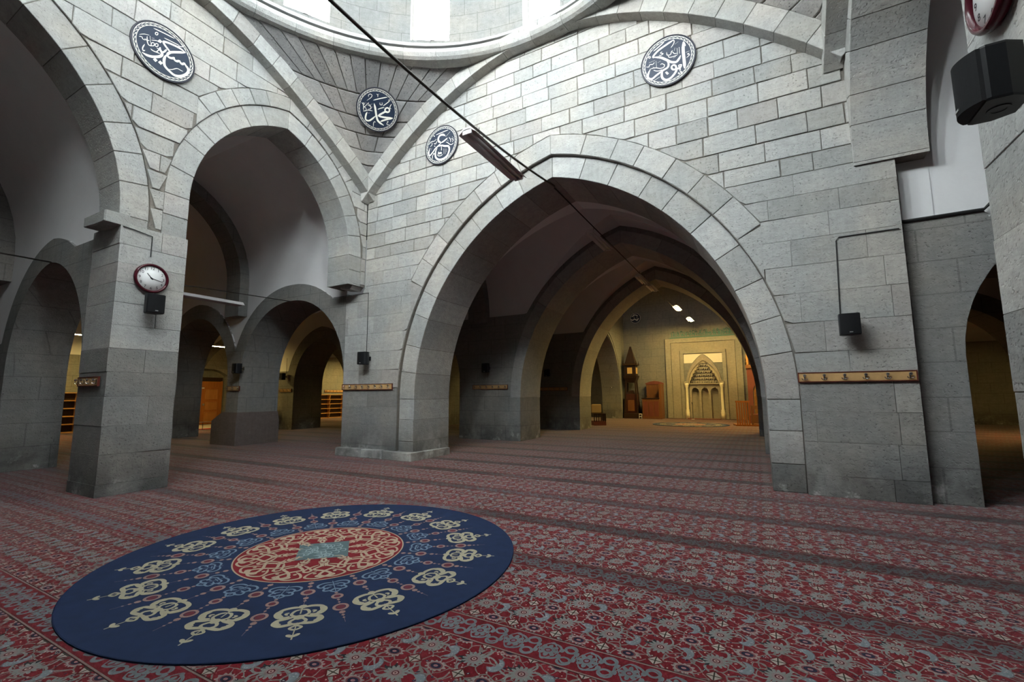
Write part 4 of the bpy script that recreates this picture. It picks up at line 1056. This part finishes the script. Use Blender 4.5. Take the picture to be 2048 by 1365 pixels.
# ================================================================== speakers
LOGO = plain('silver badge', (.5, .5, .5), .3, .8)
def speaker(label, P, rz, cable=None, w=.25, h=.31, d=.19, off=.09, bulge=.02):
    """P: point on the wall behind the middle of the box"""
    r = thing('wall_speaker', label, 'speaker', tuple(P), rz)
    y0, y1 = -off, -off-d
    m = MB(); prof = [(-w*.32, y0), (-w*.5, y0-d*.45), (-w*.5, y1+.02), (-w*.46, y1), (w*.46, y1), (w*.5, y1+.02), (w*.5, y0-d*.45), (w*.32, y0)]
    m.loft([[(x*.97, y*.99, -h/2) for x, y in prof], [(x, y, -h/2+.012) for x, y in prof], [(x, y, h/2-.012) for x, y in prof], [(x*.97, y*.99, h/2) for x, y in prof]], True); m.build('cabinet', BLACK, r)
    m = MB(); n = 20; gx = [-w*.47+w*.94*i/n for i in range(n+1)]
    front = [(x, y1-.006-bulge*(1-(2*x/w)**2)) for x in gx]
    m.loft([[(x, y, -h/2+.008) for x, y in front], [(x, y, h/2-.008) for x, y in front]], False, False)
    m.loft([[(x, y, z) for x, y in front]+[(w*.47, y1+.004, z), (-w*.47, y1+.004, z)] for z in (-h/2+.008, h/2-.008)], True); m.build('grille', BLACKGRILLE, r, smooth=False)
    MB().box(-.02, .02, y1-.009-bulge, y1-.004-bulge, -h/2+.03, -h/2+.042).build('badge', LOGO, r)
    m = MB(); m.box(-.05, .05, -.006, 0, -.05, .05); m.tube([(0, -.004, 0), (0, -off-.03, -.0)], .018, 8); m.build('bracket', BLACK, r)
    m = MB(); m.loft([[(q*math.cos(2*PI*k/20), (y0+y1)/2+q*math.sin(2*PI*k/20), z) for k in range(20)] for q, z in ((.045, -h/2-.001), (.045, -h/2-.004), (.03, -h/2-.004), (.028, -h/2+.004))], True); m.build('bass_port', BLACK, r)
    if cable:
        c, s = math.cos(-rz), math.sin(-rz)
        L = [((q[0]-P[0])*c-(q[1]-P[1])*s, (q[0]-P[0])*s+(q[1]-P[1])*c, q[2]-P[2]) for q in cable]
        MB().tube(L, .008, 6).build('cable', DARKCABLE, r)
    return r
cb = lambda *pp: [tuple(q) for q in pp]
q = on(296, 611, 0, XL); x_ = XL+.012
speaker('black wall speaker right under the clock on the square pier', q, PI/2, cb((x_, q[1]-.03, 3.8), (x_, q[1]-.03, 4.15), (x_, q[1]-.3, 4.19), (x_, 3.1, 4.2)))
q = on(1694, 653, 1, YR); y_ = YR-.012
a_, b_, c_ = on(1680, 626, 1, y_), on(1668, 476, 1, y_), on(1798, 457, 1, y_)
speaker('black wall speaker over the coat rack with six hooks', q, 0, cb((a_[0], a_[1], a_[2]-.1), a_, (b_[0]+.02, y_, b_[2]-.05), (b_[0]+.06, y_, b_[2]), c_))
q = on(739, 718, 1, YR); a_ = on(737, 586, 1, y_)
speaker('black wall speaker over the coat rack with eight hooks', q, 0, cb((a_[0], y_, 2.5), a_, (a_[0]-1.3, y_, 4.11)))
speaker('big black speaker jutting from the rough pier under the second clock', (XR_, 3.03, 3.06), -PI/2, cb((XR_-.012, 3.0, 3.1), (XR_-.012, 2.95, 3.7)), .25, .29, .17, .2, .06)
q = on(487, 738, 1, YR); speaker('small black speaker at the head of the slender aisle pier', q, 0, None, .24, .3)
q = on(978, 737, 1, 13.1); speaker('black speaker on the dark pier behind the great arch', q, 0)
q = on(1098, 747, 1, 18.3); speaker('black speaker on the darkest pier before the yellow arch', q, 0)
q = on(574, 757, 1, 13.1); speaker('black speaker on the yellow-lit aisle pier', (-18.85, 13.1, 2.36), 0, cb((-18.85, 13.09, 2.5), (-18.85, 13.09, 3.2)))
q = on(2, 712, 1, 3.08); speaker('black speaker on the dim pier of the clock arcade', (-13.85, 3.08, 2.36), 0)
speaker('black speaker seen through the dark pointed opening', (3.4, 18.3, 2.45), 0)

# ================================================================== coat racks
RACKW = plain('light wood', (.42, .26, .11), .5, var=.2, scale=12); RACKE = plain('dark red wood edge', (.09, .02, .012), .45); CHROME = plain('chrome hook', (.62, .62, .62), .2, 1.0, .03)
def hook_mesh():
    m = MB(); m.loft([[(q*math.cos(2*PI*k/10), -y, .028+q*math.sin(2*PI*k/10)) for k in range(10)] for q, y in ((.008, .0), (.008, .03), (.02, .038), (.022, .048), (.014, .058))], True)
    m.box(-.008, .008, -.012, 0, -.035, .03)
    for s in (-1, 1): m.tube([(0, -.006, -.02), (s*.02, -.03, -.034), (s*.034, -.042, -.02), (s*.036, -.044, -.008)], .006, 6)
    me = bpy.data.meshes.new('hook'); me.from_pydata(m.v, [], m.f); me.materials.append(CHROME); return me
HOOK = hook_mesh()
def rack(label, x0, x1, y, z, n, h=.15, axis=0, sgn=1):
    L = x1-x0; loc = ((x0+x1)/2, y, z) if axis == 0 else (y, (x0+x1)/2, z)
    r = thing('coat_rack', label, 'coat rack', loc, 0 if axis == 0 else PI/2*sgn)
    MB().cbox(-L/2+.014, L/2-.014, -.024, 0, .013, h-.013, .002).build('board', RACKW, r)
    e = MB(); e.box(-L/2, L/2, -.03, 0, 0, .014); e.box(-L/2, L/2, -.03, 0, h-.014, h); e.box(-L/2, -L/2+.014, -.03, 0, .014, h-.014); e.box(L/2-.014, L/2, -.03, 0, .014, h-.014)
    e.build('edging', RACKE, r)
    for i in range(n):
        link('hook', HOOK, None, r, (-L/2+L*(.06+.88*i/max(1, n-1)), -.024, h*.48))
    return r
rack('coat rack with six widely spaced chrome hooks on the pier of the great arch', .53, 1.93, YR-.004, 1.66, 6)
rack('coat rack with eight chrome hooks on the pier beside the side aisle', -9.42, -7.70, YR-.004, 1.63, 8)
rack('short coat rack on the shaded side of the clock pier', XL-.88, XL-.14, 3.06, 1.66, 4)
rack('coat rack on the slender pier above the brown foot', -14.55, -13.9, YR-.004, 1.65, 3)
rack('coat rack on the dark pier behind the great arch', -8.68, -7.30, 13.09, 1.68, 6)
rack('coat rack on the darkest pier before the yellow arch', -8.75, -7.25, 18.29, 1.66, 6)
rack('coat rack on the yellow-lit aisle pier', -19.25, -18.4, 13.09, 1.66, 4)
rack('coat rack above the shoe shelf in the far aisle', 20.7, 22.6, XW+.03, 1.72, 7, axis=1)
rack('coat rack on the dim pier of the clock arcade', -14.4, -13.55, 3.07, 1.66, 4)
rack('coat rack seen through the dark pointed opening', 7.1, 8.0, 13.09, 1.66, 4)

# ================================================================== far aisle: door, railing, shelves
def wood(name, c, ring=14):
    m = Mat(name); p, _ = m.objpos(); n = m.noise(ring, 4, .6, p, stretch=(1, 1, .12)); k = m.noise(60, 2, .5, p, stretch=(1, 1, .1))
    m.color(m.scale(c, n*.7+.62+k*.1)); m.rough(.42); m.bump(k, .1, .004); return m.m
DOORW = wood('orange door wood', (.30, .105, .025)); DARKW = wood('dark walnut', (.03, .016, .009)); MIDW = wood('brown wood', (.17, .075, .03)); REDW = wood('reddish panel wood', (.16, .05, .035))
PINE = wood('golden pine', (.42, .22, .07)); IRON = plain('steel rail', (.5, .5, .48), .3, .9)
d = thing('door_1', 'carved orange wooden double door under a segmental arch', 'door', (XW-.34, 13.28, 0), PI/2, kind='structure')
MB().box(-.98, .98, -.02, .08, 2.28, 2.5).build('lintel', DARKW, d)
for s in (-1, 1): MB().box(min(s*.88, s*.98), max(s*.88, s*.98), -.06, .08, 0, 2.3).build('jamb', DOORW, d)
MB().box(-.88, .88, -.05, .06, 1.98, 2.28).build('transom', DOORW, d)
for s in (-1, 1):
    lf = MB().box(min(s*.005, s*.88), max(s*.005, s*.88), -.03, .03, .02, 1.98).build('leaf', DOORW, d)
    for z0, z1 in ((.12, .66), (.76, 1.2), (1.32, 1.86)):
        p_ = MB(); x0, x1 = sorted((s*.12, s*.76)); xm = (x0+x1)/2
        p_.loft([[(x0, -.03, z0), (x1, -.03, z0), (x1, -.03, z1), (x0, -.03, z1)], [(x0+.02, -.055, z0+.02), (x1-.02, -.055, z0+.02), (x1-.02, -.055, z1-.02), (x0+.02, -.055, z1-.02)], [(x0+.07, -.04, z0+.07), (x1-.07, -.04, z0+.07), (x1-.07, -.04, z1-.07), (x0+.07, -.04, z1-.07)], [(xm-.1, -.055, z0+.12), (xm+.1, -.055, z0+.12), (xm+.1, -.055, z1-.12), (xm-.1, -.055, z1-.12)]], True)
        p_.build('panel', wood('carved panel', (.36, .15, .045)), d)
MB().box(.02, .1, -.06, -.03, 1.0, 1.1).build('handle', IRON, d)
MB().box(-.12, .06, -.045, -.03, 1.9, 1.95).build('white_plate', HOUSING, d)
th = tag(MB().box(XW+.02, -22.6, 10.4, 14.6, .0, .012).build('threshold_mat', plain('pale tile floor', (.62, .58, .5), .35)), 'pale threshold floor strip between the railing and the wooden door', 'mat')
rm = tag(MB().box(-22.58, -22.2, 10.4, 14.6, .0, .014).build('red_runner', plain('bright red runner', (.42, .02, .015), .9)), 'bright red runner along the low railing', 'runner')
r = thing('low_railing', 'low steel railing on the floor before the wooden door', 'railing', (-22.1, 11.9, 0))
MB().tube([(0, -1.6, .33), (0, 1.6, .33)], .02, 8).build('rail', IRON, r)
for i in range(7): MB().tube([(0, -1.55+i*.515, 0), (0, -1.55+i*.515, .33)], .014, 6).build('post', DARKCABLE, r)
def shoe_shelf(label, y0, y1, h, nb):
    L = y1-y0; r = thing('shoe_shelf', label, 'shelf', (XW+.02, (y0+y1)/2, 0), PI/2)
    MB().box(-L/2, L/2, -.012, 0, .03, h).build('back_panel', DARKW, r)
    for i in range(nb+1):
        x = -L/2+L*i/nb
        for k in range(5):   # saw-tooth uprights
            z = h*k/5; MB().loft([[(x+e, -.012, z), (x+e, -.20, z), (x+e, -.30, z+h/5*.97), (x+e, -.012, z+h/5*.97)] for e in (-.02, .02)], True).build('upright', PINE, r)
    for k in range(6):
        z = h*k/5; MB().loft([[(s*L/2, -.012, z+.03), (s*L/2, -.28, z), (s*L/2, -.28, z+.015), (s*L/2, -.012, z+.045)] for s in (-1, 1)], True).build('shelf_board', PINE, r)
    return r
shoe_shelf('wide wooden shoe shelf on the far aisle wall past the yellow arches', 19.85, 23.2, 1.52, 3)
shoe_shelf('wooden shoe shelf glimpsed through the dim arch by the clock pier', 5.2, 8.08, 1.64, 3)
r = thing('garment_stand', 'white tubular garment stand beside the yellow-lit pier', 'stand', (-19.55, 12.75, 0))
WT = plain('white tube', (.7, .7, .62), .35)
MB().tube([(0, 0, .95), (0, 0, 2.5)], .022, 8).build('pole', WT, r); MB().tube([(-.22, 0, 1.25), (.25, .0, 1.75)], .014, 6).build('arm', WT, r); MB().tube([(.1, 0, 1.3), (.18, .0, 2.1)], .012, 6).build('arm', WT, r)
MB().cbox(-.16, .22, -.18, .18, .5, 1.0, .02).build('box', plain('beige carton', (.38, .29, .18), .7), r); MB().box(-.1, .16, -.12, .12, 0, .5).build('foot', DARKW, r)

# ================================================================== things before the prayer niche
r = thing('lantern_tower', 'tall dark wooden lantern tower with a pointed spire', 'lantern', (-7.02, 28.55, 0))
MB().cbox(-.46, .46, -.36, .36, 0, .32, .02).build('plinth', DARKW, r)
for sx in (-1, 1):
    for sy in (-1, 1): MB().loft([[(sx*a-.04, sy*b-.04, z), (sx*a+.04, sy*b-.04, z), (sx*a+.04, sy*b+.04, z), (sx*a-.04, sy*b+.04, z)] for a, b, z in ((.40, .30, .3), (.27, .22, 2.4))], True).build('leg', DARKW, r)
MB().cbox(-.33, .33, -.26, .26, .32, 1.5, .02).build('case', wood('dark red case', (.06, .022, .016)), r)
MB().cbox(-.2, .2, -.285, -.255, .45, 1.12, .01).build('case_door', MIDW, r)
MB().loft([[(-.3, -.24, 1.5), (.3, -.24, 1.5), (.3, .24, 1.5), (-.3, .24, 1.5)], [(-.08, -.2, 1.72), (.08, -.2, 1.72), (.08, .2, 1.72), (-.08, .2, 1.72)]]).build('case_crest', DARKW, r)
MB().loft([[(-a, -b, z), (a, -b, z), (a, b, z), (-a, b, z)] for a, b, z in ((.28, .22, 2.2), (.4, .32, 2.5), (.43, .34, 2.62))]).build('gallery', DARKW, r)
MB().cbox(-.34, .34, -.28, .28, 2.62, 3.28, .01).build('lantern_box', DARKW, r)
AMB = plain('amber lantern glass', (.62, .42, .16), .3)
for x0, x1, y0, y1 in ((-.17, .13, -.295, -.275), (.335, .355, -.17, .17)): MB().box(x0, x1, y0, y1, 2.76, 3.14).build('pane', AMB, r)
MB().loft([[(-a, -a*.85, z), (a, -a*.85, z), (a, a*.85, z), (-a, a*.85, z)] for a, z in ((.46, 3.28), (.4, 3.36), (.32, 3.42), (.06, 4.4), (.05, 4.48))]).build('spire', DARKW, r)
for sx in (-1, 1):
    for sy in (-1, 1): MB().lathe([(.03, 3.3), (.035, 3.4), (.012, 3.46), (.02, 3.5), (.004, 3.56)], sx*.4, sy*.33, 8).build('finial', DARKW, r)
r = thing('preaching_desk', 'brown wooden preaching desk with a carved crest by the lantern tower', 'desk', (-5.72, 28.55, 0))
MB().cbox(-.58, .42, -.45, .45, 0, 1.2, .02).build('body', MIDW, r); MB().cbox(-.62, .46, -.49, .1, 1.2, 1.26, .01).build('ledge', DARKW, r)
MB().cbox(.42, .56, -.45, .45, 0, 2.1, .02).build('side_post', MIDW, r); MB().cbox(-.46, .42, .3, .42, 1.2, 2.1, .02).build('back', MIDW, r)
MB().loft([[(-.5, y, 2.08), (.58, y, 2.08), (.58, y, 2.16), (.3, y, 2.26), (.05, y, 2.3), (-.22, y, 2.26), (-.5, y, 2.16)] for y in (.27, .45)]).build('crest', REDW, r)
for i in range(3): MB().box(-.5+i*.31, -.24+i*.31, -.465, -.45, .15, 1.05).build('panel', REDW, r)
r = thing('step_stool', 'small white plastic step stool beside the preaching desk', 'stool', (-6.43, 28.15, 0))
MB().cbox(-.085, .085, -.12, .12, .26, .3, .01).build('seat', HOUSING, r); MB().box(-.085, .085, -.1, .1, .11, .15).build('shelf', HOUSING, r)
for sx in (-1, 1): MB().box(sx*.075-.01, sx*.075+.01, -.11, .11, 0, .27).build('leg', HOUSING, r)
tag(MB().cbox(NX-.95, NX+.85, YM-.5, YM-.22, 0, .05, .01).build('niche_step', REDW), 'dark red wooden step at the foot of the prayer niche', 'step')
r = thing('microphone_stand', 'thin black microphone stand in the prayer niche', 'stand', (-3.5, YM-.66, 0))
MB().tube([(0, 0, .02), (0, 0, .9)], .014, 6).build('pole', DARKCABLE, r); MB().lathe([(.10, 0), (.10, .015), (.02, .03)], n=14).build('base', HOUSING, r)
MB().tube([(0, 0, .88), (-.03, 0, 1.0)], .022, 8).build('microphone', BLACK, r)
# teal inscription
TEAL = plain('teal inscription paint', (.05, .17, .15), .55); TEALD = plain('dark teal inscription', (.025, .08, .08), .55)
r = thing('inscription', 'teal Arabic inscription band above the prayer niche', 'inscription', (-2.9, YM, 4.9))
f = Flat(lambda u, v, n: (u, -n, v), .012, .0004)
for i in range(40): f.ribbon([(-1.82+i*.09, .05+random.uniform(-.015, .015)), (-1.76+i*.09, .03), (-1.70+i*.09, .06)], .05)
for i in range(30):
    x = -1.7+i*.115+random.uniform(-.03, .03); h = random.uniform(.22, .42)
    f.ribbon([(x, .08), (x+random.uniform(-.03, .03), .08+h*.6), (x+random.uniform(-.06, .06), .08+h)], .035)
    if i % 2: f.ribbon([(x, .15), (x+.06, .24), (x+.12, .18), (x+.06, .1)], .03)
f.build('lettering', TEAL, r)['kind'] = 'stuff'
f = Flat(lambda u, v, n: (u, -n, v), .03, .0003)
for i in range(34):
    x = random.uniform(-1.6, 1.6); y = random.uniform(.16, .42); f.ribbon([(x-.07, y), (x, y+.05), (x+.07, y-.02)], .03)
f.build('lettering', TEALD, r)['kind'] = 'stuff'
# pulpit
r = thing('pulpit', 'carved wooden pulpit with a gilded panel under a pointed opening', 'pulpit', (.12, 26.4, 0))
fp = Fr((0, -.5, 0), (1, 0, 0), (0, -1, 0)); pa = Arch(-.40, .52, 1.5, 2.2)
wall_core('body', fp, -.62, .74, lambda u: 2.75, [(pa, 0)], 1.6, REDW, r)
MB().cbox(-.66, .78, -.55, 1.1, 2.75, 2.95, .02).build('cornice', MIDW, r)
GILT = Mat('gilded carving'); pp, _ = GILT.objpos(); v_ = GILT.vor(26, pp, 'DISTANCE_TO_EDGE'); GILT.color(GILT.mix(v_.lt(.06), (.30, .15, .04), (.05, .025, .01))); GILT.bump(v_, .8, .02); GILT.rough(.35); GILT.b.inputs['Metallic'].default_value = .4
MB().cbox(-.36, .48, -.35, -.3, .0, 1.72, .01).build('carved_panel', GILT.m, r)
for i in range(4): MB().lathe([(.03, 1.72), (.05, 1.8), (.03, 1.9), (.055, 1.94), (.01, 2.02)], -.25+i*.2, -.32, 10).build('finial', PINE, r)
MB().cbox(-.1, .74, -.5, -.44, 2.95, 3.75, .01).build('balustrade_panel', MIDW, r); MB().box(-.1, .74, -.51, -.43, 3.72, 3.8).build('handrail', DOORW, r)
MB().cbox(-.62, -.52, -.52, -.42, 2.95, 5.0, .01).build('post', PINE, r); MB().cbox(-.62, -.52, .95, 1.05, 2.95, 5.0, .01).build('post', MIDW, r)
MB().cbox(-.52, -.1, .1, .2, 2.95, 4.5, .01).build('back_board', DARKW, r); MB().cbox(-.6, .78, -.5, 1.05, 4.6, 4.72, .01).build('canopy', MIDW, r)
MB().lathe([(.03, 2.95), (.045, 3.05), (.02, 3.12), (.035, 3.2), (.005, 3.32)], -.64, -.56, 10).build('finial', DARKW, r)
# low desk before the pulpit
r = thing('reading_desk', 'orange wooden reading desk with slatted side before the pulpit', 'desk', (-.48, 23.95, 0), math.radians(12))
MB().box(-.62, .72, -.3, .5, 0, .07).build('platform', DOORW, r); MB().box(-.6, .0, -.3, -.22, 1.08, 1.16).build('top_rail', DOORW, r)
for i in range(6): MB().box(-.58+i*.1, -.52+i*.1, -.29, -.25, .07, 1.08).build('slat', DOORW, r)
MB().tube([(-.45, -.2, .07), (-.05, .3, .5)], .02, 6).build('brace', MIDW, r)
MB().box(.04, .12, -.28, -.2, .07, .95).build('post', MIDW, r); MB().box(.58, .66, -.28, -.2, .07, .95).build('post', MIDW, r)
MB().box(.12, .58, -.27, -.23, .12, .5).build('panel', MIDW, r); MB().box(.12, .58, -.27, -.23, .78, .93).build('back_rail', MIDW, r); MB().box(.04, .66, -.25, .3, .48, .54).build('seat', REDW, r)
# lattice chair by the yellow arch
r = thing('lattice_chair', 'wooden lattice chair with a cream backrest at the yellow arch', 'chair', (-6.98, 21.55, 0), math.radians(35))
MB().cbox(-.3, .3, -.3, .3, 0, .2, .01).build('base', REDW, r); MB().box(-.3, .3, -.3, .3, .52, .57).build('seat', DARKW, r)
for i in range(6): MB().box(-.3+i*.112, -.26+i*.112, -.3, -.27, .2, .52).build('slat', DARKW, r)
for i in range(6): MB().box(.27, .3, -.3+i*.112, -.26+i*.112, .2, .52).build('slat', DARKW, r)
MB().cbox(-.24, .24, .22, .3, .57, 1.0, .03).build('backrest', plain('cream cushion', (.55, .40, .2), .8), r)
r = thing('socket_box', 'small dark box with a white light on the lit arch jamb', 'box', (-8.1, 27.94, 1.93))
MB().cbox(-.07, .07, -.06, 0, -.07, .07, .01).build('case', BLACK, r); MB().box(-.03, .03, -.068, -.058, -.05, -.0).build('light', HOUSING, r)
# black cable along the foot of the bright plaster beside the great arch
a_, b_, c_ = on(1802, 444, 1, 8.3), on(1968, 418.5, 1, 8.3), on(1983, 404, 1, 8.3)
tag(MB().tube([a_, b_, c_], .022, 6).build('cable', DARKCABLE), 'thick black cable along the foot of the bright white vault plaster', 'cable')
